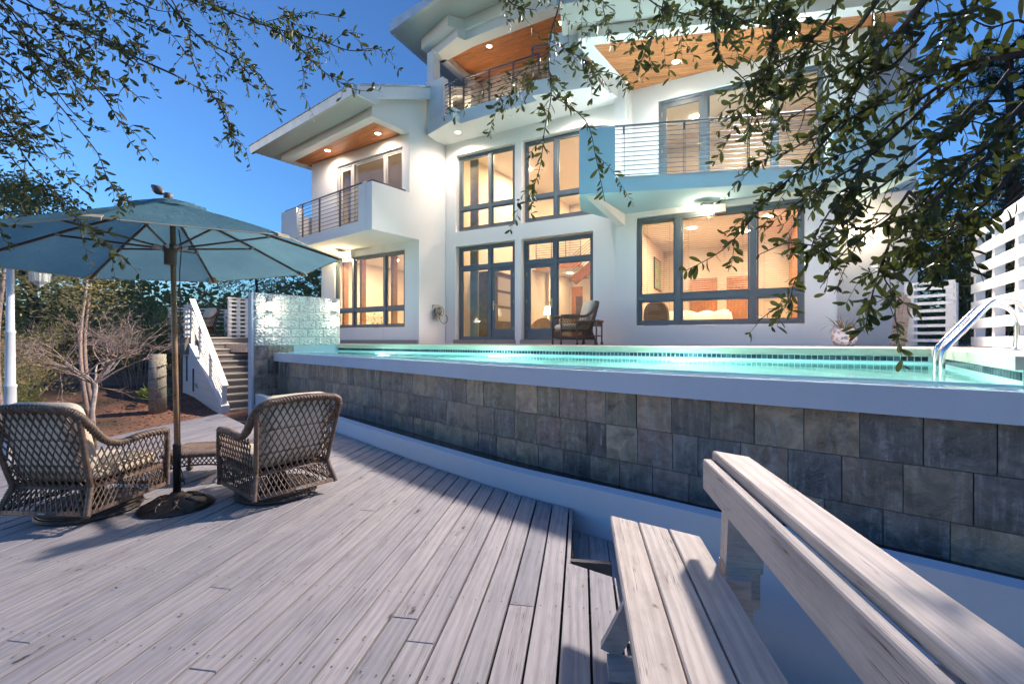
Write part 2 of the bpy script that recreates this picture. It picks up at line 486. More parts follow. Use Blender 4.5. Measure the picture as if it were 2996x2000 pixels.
mb = MB(); sweep(mb, SL, -.2, -.012, -.95, .93); obj('spill_wall_core', mb, GROUT, pool)
tile_mesh = {}
def tile_me(w, h, seed):
    k = (round(w, 3), round(h, 3), seed)
    if k not in tile_mesh:
        r = random.Random(seed*7 + int(w*1000)); m = MB(); n = 4; d = .010
        pts = []
        for j in range(n+1):
            row = []
            for i in range(n+1):
                x = -w/2 + w*i/n; z = -h/2 + h*j/n
                edge = i in (0, n) or j in (0, n)
                row.append((x, (-.004 if edge else -.006 - r.random()*.004), z))
            pts.append(row)
        m.grid([[(p[0], p[1], p[2]) for p in row] for row in pts], smooth=False)
        b = [(-w/2, -.004, -h/2), (w/2, -.004, -h/2), (w/2, -.004, h/2), (-w/2, -.004, h/2), (-w/2, d, -h/2), (w/2, d, -h/2), (w/2, d, h/2), (-w/2, d, h/2)]
        m.add(b, [(0, 4, 5, 1), (1, 5, 6, 2), (2, 6, 7, 3), (3, 7, 4, 0)])
        me = m.mesh('slate_tile'); me.materials.append(SLATE); tile_mesh[k] = me
    return tile_mesh[k]
def along(pl, d):
    i = 0
    while i < len(pl)-2 and d > (pl[i+1]-pl[i]).length: d -= (pl[i+1]-pl[i]).length; i += 1
    s = (pl[i+1]-pl[i]); return pl[i] + s.normalized()*d, s.normalized()
SLEN = sum((SL[i+1]-SL[i]).length for i in range(len(SL)-1))
TH = .33; rr = random.Random(3)
for c in range(4):
    ztop = .93 - c*TH; d = -.33*((c*.47) % 1.0)
    if ztop < -.2: break
    while d < min(SLEN, 12.6):
        w = .33 if rr.random() < .86 else rr.choice([.165, .22, .30])
        a, b_ = max(0.0, d), min(d + w, SLEN)
        d += w
        if b_ - a < .06: continue
        p, t = along(SL, (a+b_)/2); hz = TH - .006
        o = obj('slate_tile', tile_me(round(b_-a-.006, 3), hz, rr.randrange(4)), None, pool, loc=(p.x + t.y*(.0 + rr.random()*.004), p.y - t.x*(.0 + rr.random()*.004), ztop - TH/2), rot=(0, 0, math.atan2(t.y, t.x)))
# trough, lip
mb = MB(); sweep(mb, LIP, -.13, .0, -1.4, .20); obj('catch_trough_wall', mb, POOLSHADE, pool, label='low white outer wall of the catch trough')
WATERD = NT('trough_water'); _b = WATERD.bsdf(Roughness=.03); _b.inputs['Base Color'].default_value = (.012, .018, .022, 1); WATERD.l(WATERD.bump(WATERD.noise(WATERD.obj(), 6, 3), .25, .02), _b.inputs['Normal'])
mb = MB(); a_ = offset(LIP, -.125); b_ = offset(SL, -.005)
for i in range(min(len(a_), len(b_))-1): pass
na = 46; A_ = [along(a_, k/(na-1)*sum((a_[i+1]-a_[i]).length for i in range(len(a_)-1))*.999)[0] for k in range(na)]
B_ = [along(b_, k/(na-1)*sum((b_[i+1]-b_[i]).length for i in range(len(b_)-1))*.999)[0] for k in range(na)]
mb.grid([[(p.x, p.y, .03) for p in A_], [(p.x, p.y, .03) for p in B_]]); 
tw = obj('trough_water', mb, WATERD.m); tag(tw, 'dark still water lying in the catch trough', 'water', kind='structure')
# thin sheets of water running over the weir at its far end
SPILL = plain('spilling_water', (.75, .8, .84), .15)
sp = MB(); rs = random.Random(21)
for k in range(26):
    d = .3 + rs.random()**1.5*5.2; p, t = along(SL, d); n_ = Vector((t.y, -t.x, 0)); f = rs.random()
    pts = []
    z = .95; out = .125
    for j in range(6):
        pts.append((p.x + n_.x*out + t.x*j*.004*rs.uniform(-1, 1), p.y + n_.y*out + t.y*j*.004, z)); z -= .05 + .14*f*j*.35; out = max(.012, out - .004*j) if j > 3 else out + .006*(1-j*.2)
    sp.tube(pts, [.0016, .002, .0016, .0014, .001, .0006], 4, False)
obj('spilling_water', sp, SPILL, pool, kind='stuff')

# basin
AQUA = NT('pool_plaster'); _v = AQUA.obj(); _n = AQUA.noise(_v, 2.5, 4)
_b = AQUA.bsdf(Roughness=.6); AQUA.l(AQUA.ramp(_n, [(.3, (.50, .78, .74)), (.7, (.62, .88, .84))]), _b.inputs['Base Color'])
AQUA = AQUA.m
inner = offset(SL, -.215)
inner = [p for p in inner if p.x < 3.2]
poly = [(p.x, p.y) for p in inner] + [(3.2, 2.75)] + [(5.15, 5.55)] + POOLFAR[::-1][1:]
def clean(pl):
    out = []
    for p in pl:
        if not out or (abs(p[0]-out[-1][0]) + abs(p[1]-out[-1][1])) > .02: out.append(p)
    return out
poly = clean(poly)
mb = MB(); n = len(poly)
P = [(p[0], p[1], ZW - 1.15) for p in poly] + [(p[0], p[1], ZW+.02) for p in poly]
F = [tuple(range(n))] + [((i+1) % n, i, n+i, n+(i+1) % n) for i in range(n)]
mb.add(P, F); obj('basin', mb, AQUA, pool)
# water
def water_mat():
    t = NT('pool_water')
    w = t.n('TexWave', Vector=t.obj((1, 1, 1)), Scale=.8, Distortion=6.0, Detail=3.0)
    h = t.math('ADD', t.noise(t.obj(), 3.2, 4, .55, .5), t.math('MULTIPLY', w.outputs[1], .25))
    nb = t.bump(h, .10, .03)
    gl = t.n('BsdfGlass', IOR=1.33, Roughness=.0, Normal=nb); gl.inputs[0].default_value = (.88, 1.0, .985, 1)
    t.l(gl.outputs[0], t.out.inputs[0]); return t.m
mb = MB(); edge = offset(SL, .10); edge = [p for p in edge if p.x < 3.1]
wpoly = clean([(p.x, p.y) for p in edge] + [(3.1, 2.5), (3.3, 2.8), (5.13, 5.52)] + [(p[0], p[1]) for p in POOLFAR[::-1][1:]])
mb.add([(p[0], p[1], ZW + .006) for p in wpoly], [tuple(range(len(wpoly)))])
water = obj('water', mb, water_mat()); tag(water, 'turquoise lit water of the infinity pool', 'water', kind='structure')

# far wall of the pool: coping, band of dark blue tiles
COPING = stucco('pool_coping', (.50, .47, .38), .25, 50, .3)
BANDT = NT('band_tile'); _oi = BANDT.n('ObjectInfo'); _b = BANDT.bsdf(Roughness=.12)
BANDT.l(BANDT.ramp(_oi.outputs['Random'], [(0, (.010, .025, .045)), (.6, (.02, .05, .08)), (1, (.05, .10, .13))]), _b.inputs['Base Color']); BANDT = BANDT.m
TGROUT = plain('band_grout', (.55, .62, .60), .8)
far = [Vector((p[0], p[1], 0)) for p in POOLFAR]; farR = resample(POOLFAR, .3)
side = [Vector((5.15, 5.55, 0)), Vector((3.75, 3.62, 0)), Vector((3.25, 2.9, 0))]
pm = MB(); s_ = .058; pm.add([(-s_/2, 0, -s_/2), (s_/2, 0, -s_/2), (s_/2, 0, s_/2), (-s_/2, 0, s_/2), (-s_/2+.004, -.006, -s_/2+.004), (s_/2-.004, -.006, -s_/2+.004), (s_/2-.004, -.006, s_/2-.004), (-s_/2+.004, -.006, s_/2-.004)],
    [(4, 5, 6, 7), (0, 1, 5, 4), (1, 2, 6, 5), (2, 3, 7, 6), (3, 0, 4, 7)])
pme = pm.mesh('band_tile'); pme.materials.append(BANDT)
for pl_, lab in ((farR, 'far'), (resample([(p.x, p.y) for p in side], .3), 'side')):
    mb = MB(); sweep(mb, pl_, -.32, .03, ZW+.105, ZD + .004); obj('coping', mb, COPING, pool)
    mb = MB(); sweep(mb, pl_, -.3, -.004, ZW-.15, ZW+.105); obj('band_backing', mb, TGROUT, pool)
    ln = sum((pl_[i+1]-pl_[i]).length for i in range(len(pl_)-1))
    d = .03
    while d < ln - .02:
        p, t = along(pl_, d)
        obj('band_tile', pme, None, pool, loc=(p.x + t.y*-.001, p.y - t.x*-.001, ZW + .064), rot=(0, 0, math.atan2(t.y, t.x)))
        d += .0665
# underwater lamps
PL = emit('pool_lamp_glow', (.75, 1.0, .95), 3)
for (k, d) in enumerate((2.0, 5.2, 8.6)):
    p, t = along(farR, d); q = Vector((t.y, -t.x, 0)); ax = (q.x, q.y, 0)
    mb = MB(); mb.lathe([(.0, .03), (.085, .03), (.11, .0), (.11, -.03)][::-1], (p.x + q.x*.015, p.y + q.y*.015, ZW-.42), 20, True, ax)
    obj('pool_lamp', mb, PL, pool)
    light('pool_light', 'POINT', (p.x + q.x*.35, p.y + q.y*.35, ZW-.5), (30, 150, 165)[k], (.58, 1.0, .92), size=.12)
light('pool_light', 'POINT', (2.9, 3.6, ZW-.6), 60, (.58, 1.0, .92), size=.12)
light('pool_light', 'POINT', (-2.6, 9.2, ZW-.6), 40, (.58, 1.0, .92), size=.12)

# ---- pool deck
pd = MB()
pdp = [(-4.6, 11.85)] + [(p.x + .24, p.y + .2) for p in farR[1:-1]] + [(5.35, 5.72), (3.55, 3.05), (3.6, 1.2), (14, 1.2), (14, 12), (6, 16), (-4, 18), (-10.5, 15.6), (-9.2, 13.9), (-6.2, 12.4)]
pd.add([(p[0], p[1], ZD) for p in pdp] + [(p[0], p[1], ZD-.25) for p in pdp], [tuple(range(len(pdp)))] + [(i, len(pdp)+i, len(pdp)+(i+1) % len(pdp), (i+1) % len(pdp)) for i in range(len(pdp))])
POOLDECK = weathered_wood('pool_deck', (.22, .18, .16), (.40, .34, .30), (.52, .45, .40), knots=False, gl=9)
pdk = obj('pool_deck', pd, POOLDECK); tag(pdk, 'pale terrace around the pool at the foot of the house', 'terrace', kind='structure')
# boards laid along the open end of the terrace
bd = Vector((.556, .831, 0)); bn = Vector((.831, -.556, 0))
k = 0
for i in range(26):
    base = Vector((4.35, 3.15, 0)) + bn*(i*.146)
    m = MB(); Lb = 4.6
    m.box(-Lb/2, Lb/2, -.069, .069, 0, .022)
    c = base + bd*(Lb/2 - .2)
    if i > 2: obj('terrace_board', m, POOLDECKWOOD, pdk, loc=(c.x, c.y, ZD + .002), rot=(0, 0, math.atan2(bd.y, bd.x)))

# ---- lower deck of individual boards
DA = 8.6; dv = Vector((math.sin(R_(DA)), math.cos(R_(DA)), 0)); rv = Vector((math.cos(R_(DA)), -math.sin(R_(DA)), 0))
def st(x, y): return (x*rv.x + y*rv.y, x*dv.x + y*dv.y)
lipb = [(p.x, p.y) for p in offset(LIP, .012) if -3.1 < p.x < .50]
region = [(-5.85, -1.2), (-5.88, 9.05), (-4.3, 7.45), (-3.1, 7.44)] + lipb + [(.51, 3.84), (.37, 2.90), (.32, 2.93), (.62, 2.72), (.47, 1.7), (.02, -1.2)]
region = [st(*p) for p in region]
def clip(poly, f):      # keep f(p) >= 0
    out = []
    for i in range(len(poly)):
        a, b = poly[i], poly[(i+1) % len(poly)]; fa, fb = f(a), f(b)
        if fa >= 0: out.append(a)
        if (fa >= 0) != (fb >= 0):
            k = fa/(fa-fb); out.append((a[0]+(b[0]-a[0])*k, a[1]+(b[1]-a[1])*k))
    return out
def area(p): return abs(sum(p[i][0]*p[(i+1) % len(p)][1]-p[(i+1) % len(p)][0]*p[i][1] for i in range(len(p)))/2)
deck = thing('wooden_deck', 'weathered grey plank deck below the pool wall', 'deck', (-2, 3, -.04)); tag(deck, kind='structure')
pitch = .1445; rb = random.Random(5); nails = MB()
def board(poly, zt, th, parent, mat, ch=.0025):
    # poly in (s,t); object x axis runs along the board
    smin = min(p[0] for p in poly); smax = max(p[0] for p in poly); tmin = min(p[1] for p in poly); tmax = max(p[1] for p in poly)
    sc, tc = (smin+smax)/2, (tmin+tmax)/2
    loc = rv*sc + dv*tc
    P = [(p[1]-tc, -(p[0]-sc)) for p in poly]
    sa = sum(P[i][0]*P[(i+1) % len(P)][1]-P[(i+1) % len(P)][0]*P[i][1] for i in range(len(P)))
    if sa < 0: P = P[::-1]
    n = len(P); cx = sum(p[0] for p in P)/n; cy_ = sum(p[1] for p in P)/n
    hw = (smax-smin)/2
    ins = [(p[0] - math.copysign(min(ch, abs(p[0])), p[0]), p[1]*(1 - ch/max(hw, .02))) for p in P]
    m = MB()
    V = [(p[0], p[1], -th) for p in P] + [(p[0], p[1], -ch) for p in P] + [(p[0], p[1], 0) for p in ins]
    F = [tuple(range(n))[::-1], tuple(range(2*n, 3*n))]
    for a in (0, n): F += [(a+i, a+(i+1) % n, a+n+(i+1) % n, a+n+i) for i in range(n)]
    m.add(V, F)
    return obj('deck_board', m, mat, parent, loc=(loc.x, loc.y, zt), rot=(0, 0, math.pi/2 - R_(DA)))
s0 = -6.9 + .01; i = 0
while s0 < .62:
    a, b_ = s0 + .006 + rb.random()*.002, s0 + pitch - .006
    pl_ = clip(clip(region, lambda p: p[0]-a), lambda p: b_-p[0])
    if len(pl_) > 2 and area(pl_) > .01:
        t0 = min(p[1] for p in pl_); t1 = max(p[1] for p in pl_)
        cuts = [t0 - .1]; c = t0 + rb.uniform(.8, 3.9)
        while c < t1 - .5: cuts.append(c); c += rb.choice([3.66, 4.27, 4.88])
        cuts.append(t1 + .1)
        for q in range(len(cuts)-1):
            g0, g1 = cuts[q] + .002, cuts[q+1] - .002
            pp = clip(clip(pl_, lambda p: p[1]-g0), lambda p: g1-p[1])
            if len(pp) > 2 and area(pp) > .004:
                zt = rb.uniform(-.0025, .002)
                board(pp, zt, .036, deck, WOODDECK)
        j = math.floor(t0/.61)*.61
        while j < t1:
            for s2 in (a + .03, b_ - .03):
                if t0 + .05 < j < t1 - .2 and -.2 < j < 6:
                    c = rv*(s2 + rb.uniform(-.006, .006)) + dv*(j + rb.uniform(-.012, .012))
                    nails.add([(c.x + .0045*math.cos(k*1.0472), c.y + .0045*math.sin(k*1.0472), .0028) for k in range(6)], [tuple(range(6))])
            j += .61
    s0 += pitch
obj('nail_heads', nails, plain('nail', (.03, .025, .025), .6), deck, kind='stuff')
mb = MB(); mb.add([(p.x, p.y, -.045) for p in [rv*q[0] + dv*q[1] for q in region]], [tuple(range(len(region)))]); obj('gap_shade_sheet', mb, plain('gap_shade', (.012, .012, .013), .95), deck)  # added black sheet: paints the shade seen between the boards
# joists and skirt in the dark under the boards
mb = MB()
for j in range(-1, 15):
    c0 = rv*-6.0 + dv*(j*.61); 
    mb.bar((rv*-5.9 + dv*(j*.61) + Vector((0, 0, -.11))), (rv*.2 + dv*(j*.61) + Vector((0, 0, -.11))), .04, .14) if j*.61 < 3.2 else mb.bar((rv*-6.4 + dv*(j*.61) + Vector((0, 0, -.11))), (rv*(-3.3 if j*.61 > 5.5 else -1.8) + dv*(j*.61) + Vector((0, 0, -.11))), .04, .14)
obj('joists', mb, plain('joist_wood', (.10, .09, .085), .9), deck)
# lower step boards between the deck and the trough
stp = [st(*p) for p in [(.505, 3.84), (.74, 3.66), (1.05, 3.36), (1.0, 2.4), (.62, 2.4), (.40, 2.7)]]
for k in range(4):
    a = .02 + -.10 + k*pitch; b_ = a + pitch - .005
    pp = clip(clip(stp, lambda p: p[0]-a), lambda p: b_-p[0])
    if len(pp) > 2 and area(pp) > .002: board(pp, -.18, .036, deck, WOODDECK)

# ================================================================== the house
house = thing('beach_house', 'white stucco three storey house with curved balconies and lit windows', 'house', (1.0, 12.5, ZD))
def hp(name, mb, mat, label=None, kind=None): return obj(name, mb, mat, house, kind=kind, label=label)
def sub(name, mb, mat, part, **kw): return obj(name, mb, mat, part, **kw)

def window(fr, u0, u1, z0, z1, v, uc=(), zc=(), mat=None, door=None, name='window', fw=.06, mw=.085, skip=(), curtain=False):
    mat = mat or FRAME; mb = MB(); d0, d1 = v - .10, v
    us = [u0] + list(uc) + [u1]; zs = [z0] + list(zc) + [z1]
    mb.box(u0, u0+fw, d0, d1, z0, z1, fr); mb.box(u1-fw, u1, d0, d1, z0, z1, fr)
    mb.box(u0+fw, u1-fw, d0, d1, z1-fw, z1, fr); mb.box(u0+fw, u1-fw, d0, d1, z0, z0+fw, fr)
    for u in uc: mb.box(u-mw/2, u+mw/2, d0-.01, d1+.012, z0+fw, z1-fw, fr)
    cells = []
    for i in range(len(us)-1):
        a = us[i] + (fw if i == 0 else mw/2); b = us[i+1] - (fw if i == len(us)-2 else mw/2)
        for j in range(len(zs)-1):
            c = zs[j] + (fw if j == 0 else mw/2); d = zs[j+1] - (fw if j == len(zs)-2 else mw/2)
            if j > 0: mb.box(a, b, d0-.005, d1+.006, zs[j]-mw/2, zs[j]+mw/2, fr)
            cells.append((i, j, a, b, c, d))
    part = hp(name, mb, mat)
    for (i, j, a, b, c, d) in cells:
        if (i, j) in skip: continue
        isdoor = door and (i, j) in door
        s = .105 if isdoor else .038; sb = .24 if isdoor else s; g = v - .02
        m = MB(); m.box(a+.004, a+s, g-.05, g, c+.004, d-.004, fr); m.box(b-s, b-.004, g-.05, g, c+.004, d-.004, fr)
        m.box(a+s, b-s, g-.05, g, d-s, d-.004, fr); m.box(a+s, b-s, g-.05, g, c+.004, c+sb, fr)
        sub('door_leaf' if isdoor else 'sash', m, mat, part)
        m = MB(); m.box(a+s-.004, b-s+.004, g-.03, g-.024, c+sb-.004, d-s+.004, fr); sub('pane', m, GLASS, part)
        if isdoor:
            hu = a + .06 if door[(i, j)] == 'l' else b - .06
            m = MB(); m.box(hu-.018, hu+.018, g, g+.008, 2.25 if z0 < 3 else c+.95, 2.50 if z0 < 3 else c+1.2, fr)
            zz = 2.40 if z0 < 3 else c+1.1
            m.tube([fr.w(hu, g, zz), fr.w(hu, g+.05, zz), fr.w(hu + (.1 if door[(i, j)] == 'l' else -.1), g+.055, zz)], .009, 8)
            sub('handle', m, BRASS, part)
            hx = b - .003 if door[(i, j)] == 'l' else a + .003
            for hz in (c+.25, (c+d)/2, d-.25):
                m = MB(); m.tube([fr.w(hx, g+.012, hz-.05), fr.w(hx, g+.012, hz+.05)], .010, 8); sub('hinge', m, BRASS, part)
    return part

# ---- central facade
mb = MB()
holes = [(-2.66, -.74, 4.50, 6.70), (-2.66, -.74, 1.42, 4.09), (-.55, 1.42, 4.50, 6.70), (-.55, 1.42, 1.42, 4.09)]
mb.wall(M, -3.0, 2.06, ZD-.05, 7.06, -.28, 0, holes); hp('wall', mb, WHITE)
window(M, -2.63, -.80, 4.56, 6.68, -.15, [-1.59], [5.18])
window(M, -.51, 1.39, 4.56, 6.68, -.15, [.38], [5.18])
window(M, -2.63, -.80, 1.42, 4.07, -.15, [-1.60], [3.47], door={(1, 0): 'l'})
window(M, -.53, 1.39, 1.42, 4.06, -.15, [.36], [3.47], door={(0, 0): 'r'})
SILL = stucco('stone_sill', (.34, .30, .27), .3, 40, .5)
for (a, b) in ((-2.72, -1.66), (-1.64, -.72), (-.58, .36), (.38, 1.46)):
    m = MB(); m.box(a, b, -.2, .035, ZD, 1.425, M); hp('door_sill', m, SILL)
# ---- wing with the corner balcony: side wall
mb = MB()
Z8 = 7.55
def side(poly, u0=-.24, u1=0.0): mb.vprism(poly, u0, u1, L)
side([(-.3, ZD-.05), (.98, ZD-.05), (.98, 4.16), (1.31, 4.16), (1.31, 7.9), (-.3, 8.55)])
side([(1.31, 4.16), (2.48, 4.16), (2.48, 5.36), (1.31, 5.36)])
side([(1.31, 6.96), (2.48, 6.96), (2.48, 7.42), (1.31, 7.9)])
hp('side_wall', mb, WHITE)
# ground wall under the balcony
mb = MB(); mb.wall(G, -4.25, -.005, ZD-.05, 4.17, -.25, 0, [(-3.62, -.54, 1.78, 3.95)]); hp('wall', mb, WHITE)
m = MB(); m.box(-4.27, -4.2, -3.5, -.004, ZD-.05, 4.16, G); hp('end_wall', m, WHITE)
window(G, -3.60, -.55, 1.79, 3.94, -.05, [-2.77, -1.40], [2.33])
m = MB(); m.box(-3.4, -.03, .004, .09, ZD, 1.42, G); hp('stone_plinth', m, SILL)
# panel joints
mj = MB()
for u in (-2.81, -2.73, -1.44, -1.36): mj.box(u-.004, u+.004, .0005, .004, 3.97, 4.15, G)
for u in (-2.77, -1.40): mj.box(u-.004, u+.004, .0005, .004, 1.43, 1.77, G)
hp('joint_trim', mj, FRAMEW)
# upper wall behind the balcony
mb = MB(); mb.wall(G2, -4.25, -.01, 4.42, 6.99, -.25, 0, [(-3.02, -.26, 4.62, 6.66)]); hp('wall', mb, WHITE)
window(G2, -3.01, -.27, 4.62, 6.65, -.06, [-2.33, -1.0], [], FRAMEW, door={(0, 0): 'r'})
m = MB(); m.box(-4.70, -4.45, -1.5, 1.5, 4.44, 6.99, L); hp('end_wall', m, WHITE)
# balcony
def railing(part, fr, u0, u1, v, zb, zt, nb, posts, path=None, rail=.022, bar=.0085):
    f = path or (lambda u: fr.w(u, v, 0))
    def line(ua, ub, z, n=2): return [Vector((f(ua + (ub-ua)*k/(n-1)).x, f(ua + (ub-ua)*k/(n-1)).y, z)) for k in range(n)]
    n = 2 if path is None else 14
    m = MB(); m.tube(line(u0, u1, zt, n), rail, 10); sub('top_rail', m, DARKMET, part)
    for k in range(nb):
        z = zb + .07 + (zt - zb - .14)*k/(nb-1)
        m = MB(); m.tube(line(u0, u1, z, n), bar, 6); sub('rail_bar', m, DARKMET, part)
    for u in posts:
        m = MB(); p = f(u)
        for e in (-.016, .016):
            q = f(u + e); m.bar((q.x, q.y, zb), (q.x, q.y, zt), .008, .035, up=(fr.n[0], fr.n[1], 0))
        m.bar((p.x, p.y, zt-.16), (p.x, p.y, zt-.02), .03, .02, up=(fr.n[0], fr.n[1], 0))
        sub('rail_post', m, DARKMET, part)
bal = MB(); bal.prism([(-4.70, -.2), (-.243, .9), (-.243, 2.476), (-4.70, 2.476)], 4.163, 4.44, L)
bal1 = hp('corner_balcony', bal, WHITE)
m = MB(); m.box(-.58, -.245, 2.28, 2.486, 4.165, 5.365, L); sub('parapet', m, WHITE, bal1)
m = MB(); m.box(-4.70, -3.74, 2.28, 2.486, 4.445, 5.36, L); m.box(-4.70, -4.50, 1.52, 2.275, 4.445, 5.36, L); sub('parapet', m, WHITE, bal1)
railing(bal1, L, -3.76, -.57, 2.40, 4.44, 5.44, 9, [-3.55, -2.6, -1.55])
for (ua, ub, va, vb) in ((-4.66, -3.8, 2.38, 2.38), (-.5, -.12, 2.38, 2.38), (-.12, -.12, 2.38, 1.35)):
    m = MB(); m.tube([L.w(ua, va, 5.43), L.w(ub, vb, 5.43)], .02, 8)
    for k in (0.15, .85): 
        p = L.w(ua + (ub-ua)*k, va + (vb-va)*k, 5.36); m.tube([p, p + Vector((0, 0, .07))], .008, 6)
    sub('cap_rail', m, DARKMET, bal1)
# beam frame of the balcony roof
m = MB(); m.box(-4.70, -.245, 2.24, 2.482, 6.97, 7.30, L); m.box(-4.70, -4.45, 1.505, 2.238, 6.97, 7.30, L); hp('roof_beam', m, WHITE)
def ceiling(fr, u0, u1, v0, v1, z, w=.088, name='wood_ceiling'):
    base = MB(); base.box(u0, u1, v0, v1, z+.02, z+.03, fr); part = hp(name, base, DARKWOOD)
    n = int(round((v1-v0)/w)); r = random.Random(int(u0*100))
    for k in range(n):
        a = v0 + k*w; cuts = [u0]; c = u0 + r.uniform(.5, 2.4)
        while c < u1 - .3: cuts.append(c); c += r.uniform(1.2, 2.6)
        cuts.append(u1)
        for q in range(len(cuts)-1):
            Lb = cuts[q+1]-cuts[q]-.003; m = MB(); m.box(-Lb/2, Lb/2, -w/2+.0025, w/2-.0025, 0, .018)
            p = fr.w((cuts[q]+cuts[q+1])/2, a + w/2, z)
            obj('ceiling_plank', m, CEDAR, part, loc=p, rot=(0, 0, math.atan2(fr.a[1], fr.a[0])))
    return part
ceiling(L, -4.44, -.25, .6, 2.24, 7.0)
# roof over that wing
m = MB(); m.prism([(-5.25, 2.49), (.2, 2.49), (.2, 3.05), (-5.25, 3.05)], 7.19, 7.22, L); m.prism([(-5.25, -2.5), (-4.71, -2.5), (-4.71, 2.485), (-5.25, 2.485)], 7.19, 7.22, L); hp('eave_soffit', m, EAVE)
m = MB(); m.vprism([(3.05, 7.16), (3.13, 7.16), (3.17, 7.36), (3.05, 7.36)], -5.32, .22, L); m.vprism([(3.07, 7.365), (3.19, 7.365), (3.19, 7.385), (3.07, 7.385)], -5.33, .23, L); hp('gutter', m, GUTTER)
m = MB(); m.vprism([(3.06, 7.24), (3.06, 7.38), (-2.6, 9.72), (-2.6, 9.5)], -5.25, .19, L)
m.vprism([(2.95, 7.42), (2.95, 7.47), (-2.6, 9.78), (-2.6, 9.73)], -5.3, .24, L); hp('roof', m, ROOFMET)
m = MB(); m.vprism([(3.05, 7.17), (3.05, 7.37), (.5, 8.43), (.5, 8.12), (2.45, 7.33), (2.45, 7.17)], .192, .235, L); hp('rake_board', m, WHITEPAINT)
m = MB(); m.box(-4.7, -.24, 2.30, 2.478, 7.305, 7.38, L); m.box(-4.7, -.25, -1.5, -1.3, 7.0, 9.0, L); hp('gable_infill', m, WHITE)

# ---- top storey
slab = [(-3.06, .785), (-1.92, 1.16), (-1.87, .91), (.37, 1.0), (.36, 1.26), (1.87, .92), (2.3, -.3), (2.3, -2.4), (-3.3, -2.4)]
sl2 = [M.w(p[0], p[1]) for p in slab]
m = MB(); m.prism([(p.x, p.y) for p in sl2][::-1], 7.06, 7.40); top = hp('top_balcony', m, WHITE)
m = MB(); m.prism([(0, 0), (.62, 0), (.62, -.2), (.02, -.2)], 7.41, 8.45, S); sub('parapet', m, WHITE, top)
m = MB(); m.prism([(.40, 0), (1.62, 0), (1.62, -.2), (.40, -.2)], 7.405, 8.40, T); sub('parapet', m, WHITE, top)
railing(top, M, -1.8, .40, .86, 7.40, 8.25, 8, [-1.8, -1.02, -.33, .36])
railing(top, S, .62, 1.03, -.1, 7.42, 8.25, 8, [.8])
railing(top, T, -.04, .42, -.1, 7.42, 8.25, 8, [.0])
# columns, beams, ceiling, back wall of the top terrace
m = MB(); m.box(-.04, .21, -.29, -.04, 8.45, 9.34, S); m.box(-.03, .33, -.36, .0, 8.455, 8.52, S); hp('terrace_post', m, WHITE)
m = MB()
bp = [M.w(-3.10, .55), M.w(-1.95, .93), M.w(-1.85, .72), M.w(.40, .80), M.w(1.45, .72), M.w(1.4, .45), M.w(-1.8, .40), M.w(-3.0, .2)]
m.prism([(p.x, p.y) for p in bp][::-1], 9.33, 9.56); hp('roof_beam', m, WHITE)
m = MB()
bp = [M.w(-3.35, .68), M.w(-2.12, 1.12), M.w(-1.86, .78), M.w(.45, .86), M.w(1.6, .74), M.w(1.6, .4), M.w(-1.8, .40), M.w(-3.3, .1)]
m.prism([(p.x, p.y) for p in bp][::-1], 9.565, 9.86); hp('roof_fascia_beam', m, WHITE)
m = MB(); m.box(-3.02, -2.78, -2.3, .3, 9.33, 9.57, M); hp('roof_beam', m, WHITE)
ceiling(M, -2.78, 1.5, -2.2, .42, 9.52)
m = MB(); m.wall(M, -2.85, 2.0, 7.40, 9.6, -1.6, -1.35, [(-1.2, .9, 7.42, 9.35)]); m.box(-2.85, -2.6, -1.34, -.7, 7.4, 8.95, M); m.box(-2.85, -2.6, -1.34, -.9, 8.95, 9.32, M); hp('wall', m, WHITE)
window(M, -1.19, .89, 7.43, 9.34, -1.38, [-.5, .2], [], FRAMEW)
m = MB(); m.box(-1.19, -.9, -1.75, -1.68, 7.45, 9.3, M); hp('drawn_curtain', m, CURTAIN)
m = MB(); m.box(-1.4, 1.1, -2.9, -2.8, 7.4, 9.5, M); hp('interior_wall', m, INTWALL)
m = MB()
ep = [S.w(-.75, .62), S.w(1.3, .66), M.w(.4, 1.62), M.w(1.9, 1.42), M.w(1.9, -3), M.w(-4.0, -3)]
m.prism([(p.x, p.y) for p in ep][::-1], 9.87, 9.90); hp('eave_soffit', m, EAVE)
m = MB(); n_ = len(ep)
for i in (5, 0, 1, 2):
    a, b = ep[i], ep[(i+1) % 6]; m.bar(a + Vector((0, 0, 9.97)), b + Vector((0, 0, 9.97)), .1, .22)
hp('gutter', m, GUTTER)
m = MB(); m.prism([(p.x, p.y) for p in ep][::-1], 9.95, lambda p: 10.1 + max(0, (p[1]-12.2))*.32); hp('roof', m, ROOFMET)

# ---- wing with the long balcony
mb = MB(); mb.wall(M, 2.04, 6.28, ZD-.05, 4.33, -.05, .25, [(2.52, 5.77, 1.74, 4.20)]); hp('wall', mb, WHITE)
bedwin = window(M, 2.53, 5.76, 1.75, 4.19, .21, [3.42, 4.88], [2.37], fw=.07, mw=.12)
m = MB(); m.box(2.02, 2.26, .0, .262, 4.62, 7.44, M); hp('pilaster', m, WHITE)
mb = MB(); mb.wall(M, 2.30, 6.6, 4.60, 7.46, -.6, -.35, [(2.90, 6.15, 4.70, 7.06)]); hp('wall', mb, WHITE)
m = MB(); m.box(2.06, 2.30, -2.5, .0, 4.6, 7.45, M); hp('side_wall', m, WHITE)
window(M, 2.91, 6.14, 4.72, 7.05, -.40, [3.93, 5.28], [], None, door={(0, 0): 'r'})
mb = MB(); mb.wall(M, 6.29, 7.75, ZD-.05, 4.4, -1.2, -.95); m2 = mb; m2.box(6.05, 6.28, -1.2, -.052, ZD-.05, 4.33, M); hp('wall', mb, WHITE)
